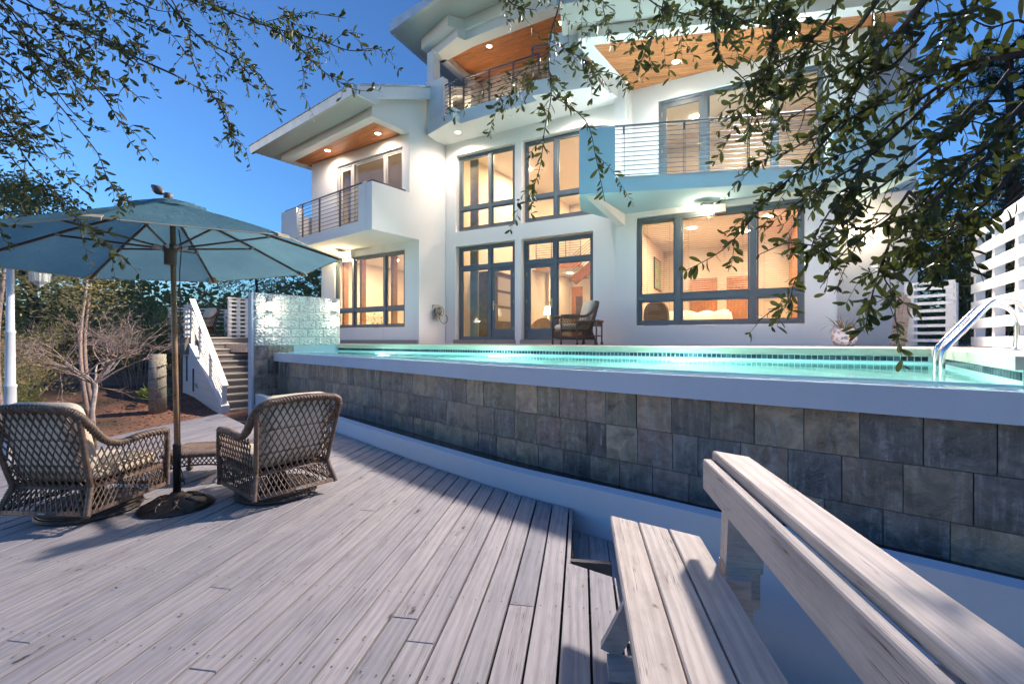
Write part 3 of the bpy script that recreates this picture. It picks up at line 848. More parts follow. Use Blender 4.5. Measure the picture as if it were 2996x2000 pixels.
m = MB(); m.box(6.6, 6.85, -2.5, -.2, 4.62, 7.45, M); m.box(6.86, 7.8, -1.4, -1.2, 4.4, 7.45, M); hp('side_wall', m, WHITE)
m = MB(); m.prism([(-.7, .0), (5.2, .0), (5.2, -2.2), (4.0, -3.4), (-.12, -1.9), (-.7, -1.2)], 4.335, 4.61, Rf); lb = hp('long_balcony', m, TEALLIT)
m = MB(); m.box(-.705, -.0, -.2, .03, 4.325, 5.63, Rf); sub('parapet', m, TEALLIT, lb)
m = MB(); m.box(-.705, -.5, -1.1, -.205, 4.325, 5.63, Rf); sub('parapet', m, TEALLIT, lb)
m = MB(); m.box(3.88, 5.2, -.2, .03, 4.325, 5.63, Rf); sub('parapet', m, TEALLIT, lb)
m = MB(); m.box(5.0, 5.2, -2.2, -.205, 4.325, 5.63, Rf); sub('parapet', m, TEALLIT, lb)
m = MB(); m.box(.005, 3.875, -.015, .012, 4.60, 4.635, Rf); sub('drip_edge', m, GUTTER, lb)
railing(lb, Rf, -.02, 3.9, -.06, 4.62, 5.66, 11, [.17, 1.31, 2.47, 3.65])
for (ua, ub) in ((-.62, -.06), (3.95, 5.1)):
    m = MB(); m.tube([Rf.w(ua, -.08, 5.70), Rf.w(ub, -.08, 5.70)], .02, 8)
    for k in (.15, .85):
        p = Rf.w(ua+(ub-ua)*k, -.08, 5.62); m.tube([p, p + Vector((0, 0, .08))], .008, 6)
    sub('cap_rail', m, DARKMET, lb)
mj = MB()
for u in (2.52, 3.38, 3.46, 4.84, 4.92, 5.77): mj.box(u-.004, u+.004, .2505, .2535, 1.30, 1.735, M)
for u in (3.38, 3.46, 4.84, 4.92, 5.9): mj.box(u-.004, u+.004, .2505, .2535, 4.205, 4.32, M)
hp('joint_trim', mj, WHITEPAINT)
# slanting brace under the slab
m = MB(); a = M.w(2.10, .27, 0); b = Rf.w(-.55, -.1, 0)
m.hexa([(a.x, a.y, 4.06), (b.x, b.y, 4.27), (b.x+.16, b.y-.03, 4.27), (a.x+.16, a.y-.05, 4.06), (a.x, a.y, 4.33), (b.x, b.y, 4.33), (b.x+.16, b.y-.03, 4.33), (a.x+.16, a.y-.05, 4.33)]); hp('brace', m, WHITE)
# roof frame above
m = MB(); m.box(-.72, 5.4, -.26, .0, 7.455, 7.665, Rf)
o1, o2 = Rf.w(-.72, -.26), M.w(2.0, .02); i1, i2 = Rf.w(-.42, -.26), M.w(2.24, .02)
m.prism([(o1.x, o1.y), (i1.x, i1.y), (i2.x, i2.y), (o2.x, o2.y)], 7.452, 7.66); hp('roof_beam', m, WHITE)
ceiling(Rf, -.55, 5.3, -2.9, -.26, 7.47)
m = MB(); m.prism([(-1.05, .62), (6.0, .62), (6.0, -.2), (-1.05, -.2)], lambda p: 7.68 + (0.0 if p[1] < .1 else .03), lambda p: 7.72 + (0.0 if p[1] < .1 else .03), Rf)
q = [Rf.w(-1.05, -.2), M.w(1.95, -.1), M.w(1.62, -.1), Rf.w(-1.3, -.1)]
hp('eave_soffit', m, EAVE)
m = MB(); m.vprism([(.62, 7.68), (.70, 7.68), (.74, 7.88), (.62, 7.88)], -1.1, 6.05, Rf); hp('gutter', m, GUTTER)
m = MB(); m.vprism([(.66, 7.76), (.66, 7.9), (-3.5, 9.35), (-3.5, 9.2)], -1.05, 6.0, Rf); hp('roof', m, ROOFMET)
m = MB(); m.box(1.9, 2.05, -2.4, .3, 7.10, 9.5, M); hp('side_wall', m, WHITE)

# ---- interiors
m = MB()
m.box(-3.5, 2.05, -7.2, -7.05, 1.3, 7.1, M)
m.box(2.05, 2.2, -7.05, -.285, 1.3, 7.05, M)
hp('interior_wall', m, INTWALL)
m = MB(); m.box(-.12, -.02, -7.0, -.33, 1.3, 7.0, L); hp('interior_wall', m, INTWALL)
m = MB(); m.box(-3.0, 2.05, -7.05, -.29, 7.0, 7.055, M); hp('interior_ceiling', m, INTCEIL)
m = MB(); m.box(-3.6, 2.05, -7.1, -.29, 1.34, 1.40, M); m.box(2.06, 6.05, -4.6, -.06, 1.34, 1.40, M); m.box(-4.2, -.3, -4.0, -.26, 1.34, 1.40, G); hp('interior_floor', m, INTFLOOR)
m = MB(); m.box(-3.4, 2.04, -7.0, -4.3, 3.98, 4.22, M); hp('mezzanine_floor', m, INTCEIL)
m = MB(); m.box(-2.1, -.4, -4.29, -4.22, 3.96, 4.24, M); m.box(.35, 2.03, -4.29, -4.22, 3.96, 4.24, M); hp('mezzanine_trim', m, ORANGEWOOD)
mz = hp('mezzanine_railing', MB().bar(M.w(-2.1, -4.26, 5.0), M.w(-.4, -4.26, 5.0), .05, .04), DARKMET)
for k in range(8):
    z = 4.3 + k*.085; m = MB(); m.tube([M.w(-2.1, -4.26, z), M.w(-.4, -4.26, z)], .008, 5); sub('rail_bar', m, DARKMET, mz)
for u in (-2.1, -1.5, -.95, -.4):
    m = MB(); m.tube([M.w(u, -4.26, 4.2), M.w(u, -4.26, 5.0)], .014, 6); sub('rail_post', m, DARKMET, mz)
stp_ = MB(); a, b = M.w(-.35, -3.4, 3.35), M.w(1.9, -3.4, 5.0)
stp_.bar(a, b, .06, .30); istair = hp('indoor_stair', stp_, ORANGEWOOD)
for k in range(9):
    p = a.lerp(b, (k+.5)/9); m = MB(); m.bar(p + Vector((0, 0, .1)), p + Vector((M.n[0]*-.9, M.n[1]*-.9, .1)), .26, .04); sub('tread', m, ORANGEWOOD, istair)
for k in range(7):
    m = MB(); o_ = Vector((0, 0, .28 + k*.1)); m.tube([a + o_, b + o_], .009, 5); sub('rail_bar', m, DARKMET, istair)
m = MB(); m.box(-.55, -.25, -5.2, -4.9, 1.4, 3.98, M); m.box(-3.2, -2.0, -5.3, -5.2, 1.4, 3.98, M); hp('interior_wall', m, INTWALL)
m = MB(); m.box(-1.75, -.85, -7.045, -6.98, 1.4, 3.6, M); m.box(.2, 1.4, -7.045, -6.98, 1.4, 3.6, M); hp('inner_door', m, ORANGEWOOD)
m = MB(); m.box(-1.55, -1.05, -6.975, -6.95, 1.9, 3.2, M); hp('louvre_panel', m, DARKWOOD)
# bedroom and the rest
m = MB(); m.box(2.06, 6.1, -4.75, -4.6, 1.3, 4.33, M); m.box(2.205, 2.3, -4.6, -.06, 1.4, 4.33, M); hp('interior_wall', m, INTWALL)
m = MB(); m.box(2.21, 6.04, -4.6, -.06, 4.27, 4.325, M); hp('interior_ceiling', m, INTCEIL)
bw = hp('closet_wall', MB().box(5.78, 6.0, -4.5, -.4, 1.4, 4.26, M), ORANGEWOOD)
for (a, b) in ((3.1, 3.9), (4.16, 5.0)):
    m = MB(); m.box(a, b, -4.6, -4.55, 1.4, 3.33, M); d = hp('inner_door', m, ORANGEWOOD)
    for j in range(3):
        for i in range(2):
            m = MB(); w_ = (b-a)/2; m.box(a + i*w_ + .06, a + (i+1)*w_ - .06, -4.548, -4.535, 1.5 + j*.6, 2.0 + j*.6, M); sub('door_panel', m, ORANGEWOOD, d)
m = MB(); m.box(-4.25, -.25, -4.1, -4.0, 1.3, 4.16, G); m.box(-4.25, -4.15, -4.0, -.26, 1.3, 4.15, G); hp('interior_wall', m, INTWALL)
m = MB(); m.box(-.30, -.245, -3.4, .72, 1.3, 4.16, L); hp('interior_wall', m, INTWALL)
m = MB(); m.box(-4.2, -.25, -4.0, -.26, 4.08, 4.155, G); hp('interior_ceiling', m, INTCEIL)
for (a, b) in ((-3.55, -2.75), (-2.15, -1.55)):
    m = MB(); m.box(a, b, -4.0, -3.94, 1.9, 3.55, G); w_ = hp('inner_window', m, ORANGEWOOD)
    m = MB(); m.box(a+.12, b-.12, -3.938, -3.93, 2.05, 3.43, G); sub('pane', m, plain('night_pane', (.03, .03, .04), .05), w_)
    m = MB(); m.box(a-.08, b+.08, -3.99, -3.85, 1.84, 1.9, G); sub('sill', m, ORANGEWOOD, w_)
for u in (-3.56, -2.73, -1.36):       # orange jamb linings seen through the panes
    m = MB(); m.box(u, u+.10, -.42, -.255, 1.8, 3.93, G); hp('jamb_lining', m, ORANGEWOOD)
for (fr_, u) in ((M, -2.62), (M, -.50)):
    for (a, b) in ((1.5, 4.03), (4.62, 6.63)):
        m = MB(); m.box(u, u+.06, -.275, -.26, a, b, fr_); hp('jamb_lining', m, ORANGEWOOD)
# rooms upstairs
m = MB(); m.box(-4.2, -.2, -3.0, -2.9, 4.4, 7.0, G2); m.box(-4.2, -4.1, -2.9, -.26, 4.4, 7.0, G2); hp('interior_wall', m, INTWALL)
m = MB(); m.box(-4.2, -.2, -2.9, -.26, 6.86, 6.98, G2); hp('interior_ceiling', m, INTCEIL)
m = MB(); m.box(-4.2, -.2, -2.9, -.26, 4.40, 4.46, G2); hp('interior_floor', m, INTFLOOR)
m = MB(); m.box(2.3, 6.7, -4.2, -4.1, 4.6, 7.44, M); m.box(6.5, 6.6, -4.1, -.62, 4.6, 7.44, M); hp('interior_wall', m, INTWALL)
m = MB(); m.box(2.3, 6.55, -4.1, -.62, 7.36, 7.44, M); hp('interior_ceiling', m, INTCEIL)
m = MB(); m.box(2.3, 6.55, -4.1, -.62, 4.56, 4.66, M); hp('interior_floor', m, INTFLOOR)
def drape(fr, u0, u1, v, z0, z1, n=7, mat=None):
    m = MB(); rows = []
    N = n*6
    for k in range(N+1):
        u = u0 + (u1-u0)*k/N; vv = v + .035*math.sin(k/6*2*math.pi)
        rows.append([fr.w(u, vv, z0), fr.w(u, vv, z1)])
    m.grid(rows)
    return hp('curtain', m, mat or CURTAIN)
drape(M, -2.42, -2.15, -.42, 1.45, 4.05); drape(M, -2.42, -2.15, -.42, 4.55, 6.65)
SHEER = plain('sheer_curtain', (.62, .58, .52), .9)
drape(G2, -2.95, -2.55, -.4, 4.5, 6.6, 6, SHEER)
# blinds
SLAT = plain('blind_slat', (.34, .22, .14), .55)
def blind(fr, u0, u1, z0, z1, v, pitch_=.045, ang=18):
    m = MB(); m.box(u0, u1, v-.02, v+.02, z1-.04, z1, fr); part = hp('window_blind', m, SLAT)
    sm = MB(); w = (u1-u0-.01)/2; ca, sa = math.cos(R_(ang))*.024, math.sin(R_(ang))*.024
    sm.add([(-w, -ca, -sa), (w, -ca, -sa), (w, 0, .003), (-w, 0, .003), (w, ca, sa), (-w, ca, sa)], [(0, 1, 2, 3), (3, 2, 4, 5)])
    me = sm.mesh('slat'); me.materials.append(SLAT)
    z = z1 - .07; p = fr.w((u0+u1)/2, v)
    while z > z0 + .02:
        obj('slat', me, None, part, loc=(p.x, p.y, z), rot=(0, 0, math.atan2(fr.a[1], fr.a[0]))); z -= pitch_
    m = MB()
    for u in (u0+.12, u1-.12): m.box(u-.002, u+.002, v+.021, v+.024, z0, z1, fr)
    sub('ladder_cord', m, SLAT, part)
    return part
for (a, b) in ((2.62, 3.35), (3.50, 4.81), (4.96, 5.68)):
    blind(M, a, b, 2.43, 4.10, .10); blind(M, a, b, 1.84, 2.31, .10, ang=5)
blind(M, 5.36, 6.05, 4.85, 6.95, -.52, ang=30)
# lamps of the rooms (each a glowing ceiling disc)
WARM = (1.0, .72, .46)
def roomlamp(p, e, size=.35, down=True):
    m = MB(); m.lathe([(.001, -.012), (.10, -.012), (.115, .0)], (p.x, p.y, p.z), 16); hp('ceiling_lamp', m, LAMPGLOW)
    light('room_light', 'AREA', (p.x, p.y, p.z-.03), e, WARM, size=size, aim=(p.x, p.y, p.z-2))
roomlamp(M.w(-1.6, -2.6, 6.98), 210); roomlamp(M.w(.6, -2.4, 6.98), 210); roomlamp(M.w(-1.2, -1.2, 6.98), 90)
roomlamp(M.w(-1.3, -5.6, 3.965), 60); roomlamp(M.w(.9, -5.6, 3.965), 60); roomlamp(M.w(-.9, -6.0, 6.98), 60); roomlamp(M.w(1.2, -3.0, 6.98), 60)
roomlamp(M.w(3.5, -1.6, 4.262), 150); roomlamp(M.w(4.7, -2.6, 4.262), 150); roomlamp(M.w(5.2, -1.2, 4.262), 110)
roomlamp(G.w(-2.6, -1.6, 4.07), 190); roomlamp(G.w(-1.2, -2.2, 4.07), 150)
roomlamp(G2.w(-1.5, -1.5, 6.85), 50)
roomlamp(M.w(3.5, -2.2, 7.35), 75); roomlamp(M.w(5.2, -2.4, 7.35), 65)
light('room_light', 'AREA', M.w(-.2, -2.2, 9.4), 30, (1, .68, .36), size=.3, aim=M.w(-.2, -2.2, 7))

# ---- outside lamps of the house
def downlight(p, e, spot=150, aim=None, mat=None, col=(1.0, .80, .66), size=.05):
    m = MB(); m.lathe([(.072, .0), (.072, -.008), (.095, -.008), (.10, .0)], (p.x, p.y, p.z), 20)
    d = hp('downlight', m, WHITEPAINT)
    m = MB(); m.lathe([(.001, -.003), (.07, -.003), (.0701, .0)], (p.x, p.y, p.z), 20); sub('lens', m, mat or LAMPGLOW, d)
    if e: light('downlight_beam', 'SPOT', (p.x, p.y, p.z-.02), e, col, size=size, aim=aim or (p.x, p.y, p.z-1), spot=spot, blend=.8)
downlight(L.w(-2.88, 2.0, 7.0), 170, 165); light('downlight_beam', 'SPOT', L.w(-2.88, 2.05, 6.985), 8500, (1, .82, .64), size=.05, aim=(-9.8, 11.0, 1.2), spot=56, blend=.5); downlight(L.w(-.78, 1.75, 7.0), 150, 165)
downlight(M.w(-2.22, .52, 7.06), 300, 160); downlight(M.w(1.06, .66, 7.06), 400, 160, mat=LAMPHOT)
downlight(M.w(-.52, .60, 7.06), 0, mat=WHITEPAINT)
downlight(M.w(-1.56, -.04, 9.52), 45, mat=LAMPSOFT); downlight(M.w(.5, -.1, 9.52), 45, mat=LAMPSOFT)
downlight(Rf.w(1.35, -1.16, 7.47), 120); downlight(Rf.w(4.6, -.9, 7.47), 60)
# flood lamp on the long balcony ceiling, aimed down over the pool
fl = Rf.w(3.37, -.45, 7.40)
m = MB(); m.lathe([(.03, .0), (.03, .07)], (fl.x, fl.y, 7.40), 10); m.lathe([(.045, .08), (.06, .0), (.085, -.07), (.08, -.075)], (fl.x, fl.y, 7.37), 16, True, (.35, .75, .55)); fd = hp('flood_lamp', m, WHITEPAINT)
m = MB(); m.lathe([(.001, -.079), (.078, -.079), (.079, -.076)], (fl.x, fl.y, 7.37), 16, True, (.35, .75, .55)); sub('lens', m, LAMPHOT, fd)
light('flood_beam', 'SPOT', (fl.x - .04, fl.y - .1, 7.20), 3300, (1.0, .90, .84), size=.28, aim=(-.6, 3.2, 0), spot=118, blend=.5)
# bulkhead lamps with emergency box under the balconies
def bulkhead(fr, u, v, z, e, col):
    c = fr.w(u, v + .20, z)
    m = MB(); m.lathe([(.03, .05), (.11, .045), (.13, .0), (.12, -.03)], (c.x, c.y, c.z), 20); part = hp('bulkhead_lamp', m, FRAMEW)
    m = MB(); m.lathe([(.001, -.085), (.06, -.075), (.10, -.045), (.115, -.02), (.115, .0)], (c.x, c.y, c.z), 20); sub('globe', m, LAMPSOFT, part)
    m = MB()
    for k in range(3):
        a = k*math.pi/3; m.tube([(c.x + .122*math.cos(a)*q, c.y + .122*math.sin(a)*q, c.z - .092*(1-q*q) - .004) for q in (-1, -.6, -.2, .2, .6, 1)], .005, 5)
    sub('guard', m, FRAMEW, part)
    m = MB(); m.box(u+.1, u+.36, v+.004, v+.14, z-.16, z+.0, fr); sub('lamp_box', m, FRAMEW, part)
    light('bulkhead_light', 'POINT', (c.x, c.y, c.z-.118), e, col, size=.02)
bulkhead(G, -3.0, 0, 4.09, 80, (1.0, .80, .45)); bulkhead(M, 4.02, .25, 4.24, 42, (1.0, .78, .52))
# wall sconce on the top terrace and lantern beside the bedroom
def lantern(name, p, e, h=.26):
    m = MB(); m.lathe([(.02, .0), (.075, .02), (.085, .03)], (p.x, p.y, p.z), 6, False); m.lathe([(.09, h), (.085, h+.02), (.03, h+.08), (.008, h+.12)], (p.x, p.y, p.z), 6, False)
    for k in range(6):
        a = k*math.pi/3; m.tube([(p.x + .078*math.cos(a), p.y + .078*math.sin(a), p.z+.03), (p.x + .085*math.cos(a), p.y + .085*math.sin(a), p.z+h)], .006, 4)
    part = hp(name, m, BRONZE)
    m = MB(); m.lathe([(.03, .03), (.045, .1), (.045, .18), (.03, .22)], (p.x, p.y, p.z), 10); sub('glow', m, LAMPGLOW, part)
    light('lantern_light', 'POINT', (p.x + .0, p.y - .16, p.z+.12), e, (1, .74, .45), size=.06)
lantern('wall_lantern', M.w(6.75, -.82, 3.55), 26)
q = M.w(-2.7, -.62, 7.95)
m = MB(); m.lathe([(.05, 0), (.05, .30)], (q.x, q.y, q.z), 14); wl = hp('wall_sconce', m, LAMPGLOW)
light('sconce_light', 'POINT', (q.x, q.y-.14, q.z+.15), 30, (1, .78, .5), size=.06)

# ================================================================== stairs, block wall, fences
def block_mat():
    t = NT('split_face_block'); v = t.obj((1,1,1), 20.0)
    n1 = t.noise(v, 14, 6, .65)
    b = t.bsdf(Roughness=.8); b.inputs['Base Color'].default_value = (.66, .65, .61, 1); b.inputs['Specular IOR Level'].default_value = .1
    vo = t.n('TexVoronoi', Vector=v, Scale=22.0)
    h = t.math('ADD', n1, t.math('MULTIPLY', vo.outputs['Distance'], .5))
    t.l(t.bump(h, .5, .02), b.inputs['Normal']); return t.m
BLOCK = block_mat()
wallb = thing('block_wall', 'white split face block wall with two lamps at the end of the pool', 'wall', (-5.3, 10.9, -.5))
m = MB(); m.box(.0, 2.10, -.17, .0, -.6, 2.485, BW); m.box(-.02, .025, -.185, .012, -.6, 2.49, BW); obj('wall_core', m, POOLSHADE, wallb)
bm_ = {}
def block_me(w, h, seed):
    k = (round(w, 2), seed)
    if k not in bm_:
        r = random.Random(seed); m = MB(); nx, nz = max(3, int(w/.028)), 8; rows = []
        for j in range(nz+1):
            row = []
            for i in range(nx+1):
                e = i in (0, nx) or j in (0, nz)
                row.append((-w/2 + w*i/nx, -.004 if e else -.012 - r.random()*.034, -h/2 + h*j/nz))
            rows.append(row)
        m.grid(rows, smooth=False)
        m.add([(-w/2, -.004, -h/2), (w/2, -.004, -h/2), (w/2, -.004, h/2), (-w/2, -.004, h/2), (-w/2, .02, -h/2), (w/2, .02, -h/2), (w/2, .02, h/2), (-w/2, .02, h/2)], [(0, 4, 5, 1), (1, 5, 6, 2), (2, 6, 7, 3), (3, 7, 4, 0)])
        me = m.mesh('block'); me.materials.append(BLOCK); bm_[k] = me
    return bm_[k]
rr = random.Random(9)
ang = math.atan2(BW.a[1], BW.a[0])
for c in range(6):
    d = .03 - (.2 if c % 2 else 0); z = 2.485 - .10 - c*.2
    while d < 2.08:
        a, b = max(.03, d), min(2.10, d + .4); d += .4
        if b - a < .05: continue
        p = BW.w((a+b)/2, .012); obj('block', block_me(b-a-.005, .196, rr.randrange(4)), None, wallb, loc=(p.x, p.y, z), rot=(0, 0, ang))
# slate return under it
for c in range(4):
    for k in range(3):
        p = BW.w(.17 + k*.30, .008); w = .29
        z = ZD - .02 - .165 - c*.33
        obj('slate_tile', tile_me(w, .324, c % 4), None, wallb, loc=(p.x, p.y, z), rot=(0, 0, ang))
def box_sconce(u, z, lab):
    t = thing('wall_sconce', lab, 'wall lamp', BW.w(u, .03, z), 'sconces on the block wall')
    m = MB(); m.box(u-.055, u+.055, .03, .05, z-.12, z+.12, BW); m.box(u-.055, u+.055, .05, .16, z+.085, z+.10, BW); m.box(u-.055, u+.055, .05, .16, z-.115, z-.10, BW)
    obj('bracket', m, plain('sconce_metal', (.34, .31, .27), .5), t)
    m = MB(); m.box(u-.04, u+.04, .055, .145, z-.098, z+.083, BW); obj('shade', m, LAMPSOFT, t)
    p = BW.w(u, .22, z-.05); light('sconce_light', 'POINT', p, 17, (1, .93, .82), size=.04)
    p = BW.w(u, .12, z-.2); light('sconce_light', 'SPOT', p, 40, (1, .94, .84), size=.03, aim=BW.w(u, .08, z-2), spot=120)
box_sconce(.34, 2.20, 'lit box sconce on the block wall at its end nearer the stair'); box_sconce(1.92, 2.27, 'lit box sconce on the block wall at its end nearer the house')

# stair
sb = Vector((-7.05, 11.35, 0)); sd = Vector((-.73, .683, 0)).normalized(); sw = Vector((sd.y, -sd.x, 0))
NS = 12; z_lo, z_hi = -.49, 1.50; rise = (z_hi-z_lo)/NS; run = .262
stair = thing('outdoor_stair', 'concrete outdoor stair climbing to a landing beside the pool', 'stair', (sb.x, sb.y, z_lo))
def sp_(d, w, z): p = sb + sd*d + sw*w; return Vector((p.x, p.y, z))
for k in range(NS):
    m = MB(); d0 = k*run; d1 = d0 + run + .03; z1 = z_lo + (k+1)*rise; z0 = z1 - rise + .003
    m.hexa([sp_(d0, .02, z0), sp_(d0, 1.25, z0), sp_(d1+.2, 1.25, z0), sp_(d1+.2, .02, z0), sp_(d0-.025 if 0 else d0, .02, z1), sp_(d0, 1.25, z1), sp_(d1+.2, 1.25, z1), sp_(d1+.2, .02, z1)])
    s_o = obj('step', m, CONC, stair)
    m = MB(); m.hexa([sp_(d0-.02, .02, z1-.035), sp_(d0-.02, 1.25, z1-.035), sp_(d0-.001, 1.25, z1-.035), sp_(d0-.001, .02, z1-.035), sp_(d0-.02, .02, z1+.002), sp_(d0-.02, 1.25, z1+.002), sp_(d0-.001, 1.25, z1+.002), sp_(d0-.001, .02, z1+.002)]); obj('nosing', m, stucco('nosing_concrete', (.5, .47, .45), .2, 60, .2) if k == 0 else bpy.data.materials['nosing_concrete'], s_o)
Dl = NS*run
m = MB(); m.hexa([sp_(Dl, -.3, 1.0), sp_(Dl, 1.4, 1.0), sp_(Dl+2.4, 1.4, 1.0), sp_(Dl+2.4, -.3, 1.0), sp_(Dl, -.3, z_hi), sp_(Dl, 1.4, z_hi), sp_(Dl+2.4, 1.4, z_hi), sp_(Dl+2.4, -.3, z_hi)]); obj('landing', m, CONC, stair)
# cheek wall with two slots
STW = stucco('stair_wall_paint', (.70, .73, .76), .15, 30, .5)
cheek = thing('stair_cheek_wall', 'rough white block wall carrying the stair railing', 'wall', (sb.x - 1.2, sb.y + 1.1, -.5))
m = MB()
def cq(d, z, w): p = sb + sd*d + sw*w; return (p.x, p.y, z)
prof = [(-.1, -.7), (Dl+.75, -.7), (Dl+.75, z_hi-.19), (Dl-.05, z_hi-.19), (.25, -.02), (-.1, -.2)]
n_ = len(prof)
m.add([cq(d, z, -.02) for d, z in prof] + [cq(d, z, -.2) for d, z in prof], [tuple(range(n_))[::-1], tuple(range(n_, 2*n_))] + [(i, (i+1) % n_, n_+(i+1) % n_, n_+i) for i in range(n_)])
ck = obj('wall_face', m, STW, cheek)
for (d, z0, z1) in ((Dl+.15, .2, .95), (Dl-.62, -.05, .6)):
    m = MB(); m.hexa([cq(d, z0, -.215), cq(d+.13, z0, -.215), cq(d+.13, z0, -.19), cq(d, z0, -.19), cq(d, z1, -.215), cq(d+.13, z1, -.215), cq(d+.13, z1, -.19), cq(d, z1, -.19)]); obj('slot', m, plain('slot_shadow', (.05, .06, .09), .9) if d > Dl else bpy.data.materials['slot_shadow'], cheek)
jm = MB()
for k in range(10):
    z = -.5 + k*.2
    d_end = Dl+.7; d_start = max(0, (z - -.1)/ (z_hi-.2)*Dl) if z > -.1 else 0
    jm.hexa([cq(d_start, z, -.203), cq(d_end, z, -.203), cq(d_end, z, -.2), cq(d_start, z, -.2), cq(d_start, z+.008, -.203), cq(d_end, z+.008, -.203), cq(d_end, z+.008, -.2), cq(d_start, z+.008, -.2)])
obj('mortar_joints', jm, plain('mortar', (.45, .5, .55), .9), cheek)
# stair railing: sloped rail, posts, sloped slats
rl = thing('stair_railing', 'white slatted wooden railing running up the stair', 'railing', (sb.x, sb.y, z_lo))
wr = -.11
def rpt(d, h): return sp_(d, wr, z_lo + .12 + d/Dl*(z_hi - z_lo) + h)
m = MB(); m.bar(rpt(-.08, .70), rpt(Dl+.02, .98), .14, .045); obj('hand_rail', m, WHITEPAINT, rl)
for d in (0, Dl*.36, Dl*.70, Dl):
    m = MB(); f = .68 + .28*d/Dl; m.bar(rpt(d, -.45), rpt(d, f), .09, .09, up=(sd.x, sd.y, 0)); obj('post', m, WHITEPAINT, rl)
for (a, b) in ((0, .36), (.36, .70), (.70, 1.0)):
    for k in range(5):
        h = .06 + k*.125; m = MB(); m.bar(rpt(a*Dl+.05, h + .2*a), rpt(b*Dl-.05, h + .2*a + .05), .025, .05); obj('slat', m, WHITEPAINT, rl)
# landing railings
def slat_panel(name, label, a, b, zb, h, nsl, group=None, posts=2, sw_=.05, cap=True, thick=.03, ph=.09, pitch0=None):
    a = Vector(a); b = Vector(b); t = thing(name, label, 'railing' if h < 1.4 else 'fence', (a.x, a.y, zb), group); d = (b-a).normalized()
    for k in range(posts):
        p = a.lerp(b, k/(posts-1)); m = MB(); m.bar((p.x, p.y, zb), (p.x, p.y, zb+h), ph, ph, up=(d.x, d.y, 0)); obj('post', m, WHITEPAINT, t)
    nn = Vector((d.y, -d.x, 0))*(ph/2 + thick/2 + .002)
    if nn.x*a.x + nn.y*a.y > 0: nn = -nn
    for k in range(nsl):
        z = zb + (pitch0 or .10) + (h-.18)*k/(nsl-1); m = MB(); m.bar((a.x + nn.x - d.x*.04, a.y + nn.y - d.y*.04, z), (b.x + nn.x + d.x*.04, b.y + nn.y + d.y*.04, z), thick, sw_); obj('slat', m, WHITEPAINT, t)
    if cap:
        m = MB(); m.bar((a.x - d.x*.06, a.y - d.y*.06, zb+h+.02), (b.x + d.x*.06, b.y + d.y*.06, zb+h+.02), .15, .04); obj('cap_rail', m, WHITEPAINT, t)
    return t
p0 = sp_(Dl+.05, wr, 0); p1 = sp_(Dl+.72, wr, 0)
slat_panel('landing_railing', 'white slatted railing at the landing corner above the cheek wall', (p0.x, p0.y), (p1.x, p1.y), z_hi-.18, 1.12, 7, posts=3, sw_=.075)
p0 = sp_(Dl+2.3, -.25, 0); p1 = sp_(Dl+2.3, 1.35, 0)
slat_panel('landing_railing', 'white open railing across the back of the stair landing', (p0.x, p0.y), (p1.x, p1.y), z_hi, .95, 6, posts=3, sw_=.03)
p0 = sp_(Dl+.05, 1.02, 0); p1 = sp_(Dl+.6, 1.22, 0)
p0 = sp_(Dl+.02, .86, 0); p1 = sp_(Dl+.02, 1.34, 0)
slat_panel('landing_railing', 'short white slatted railing panel next to the block wall', (p0.x, p0.y), (p1.x, p1.y), z_hi, 1.2, 9, posts=3, sw_=.06)
# fence beside the pool
fa = Vector((7.5, 7.3)); fb = Vector((7.5 - .556*4.6, 7.3 - .831*4.6))
slat_panel('privacy_fence', 'tall white horizontal slat privacy fence beside the pool terrace', fa, fb, ZD, 1.86, 7, posts=6, sw_=.145, pitch0=.085, cap=False, thick=.035, ph=.11)
slat_panel('terrace_railing', 'low white slatted railing panel standing in front of dark shrubs', (7.0, 8.0), (7.30, 7.55), ZD, 1.06, 8, posts=2, sw_=.05, ph=.13)
t = thing('plank_stack', 'old grey planks leaning against the low terrace railing', 'planks', (6.8, 8.0, ZD))
for k in range(3):
    m = MB(); m.bar((6.62 + k*.05, 7.9 - k*.02, ZD), (6.83 + k*.05, 8.0 - k*.02, ZD + .95 - k*.05), .02, .12, up=(1, 0, 0)); obj('plank', m, POOLDECKWOOD, t)

# ================================================================== umbrella
um = thing('patio_umbrella', 'blue canvas market umbrella with wooden pole between the wicker chairs', 'umbrella', (-2.856, 3.88, 0))
ux, uy = -2.856, 3.88
ax = Vector((-.071, -.008, .997)); apex = Vector((-2.94, 3.89, 2.60))
m = MB(); prof = [(.27, 0), (.275, .012), (.262, .028), (.225, .04), (.20, .058), (.15, .075), (.085, .088), (.075, .10), (.055, .112), (.045, .125), (.038, .13)]
m.lathe(prof, (ux, uy, 0), 48); base = obj('base', m, BRONZE, um)
m = MB()
for k in range(16):        # leaf relief on the base
    a = k*math.pi/8; P = []
    for q in range(6):
        r = .11 + .125*q/5; aa = a + .22*math.sin(q/5*math.pi)*(1 if k % 2 else -1); z = .092 - .055*(q/5)
        P.append((ux + r*math.cos(aa), uy + r*math.sin(aa), z - .002 + .006*math.sin(q/5*math.pi)))
    m.tube(P, [.004, .010, .014, .014, .010, .004], 6)
obj('leaf_relief', m, plain('bronze_leaf', (.10, .07, .055), .38, .6), base)
m = MB(); m.lathe([(.03, .11), (.03, .52), (.032, .53), (.026, .535)], (ux, uy, 0), 20); obj('sleeve', m, BLACKMET, um)
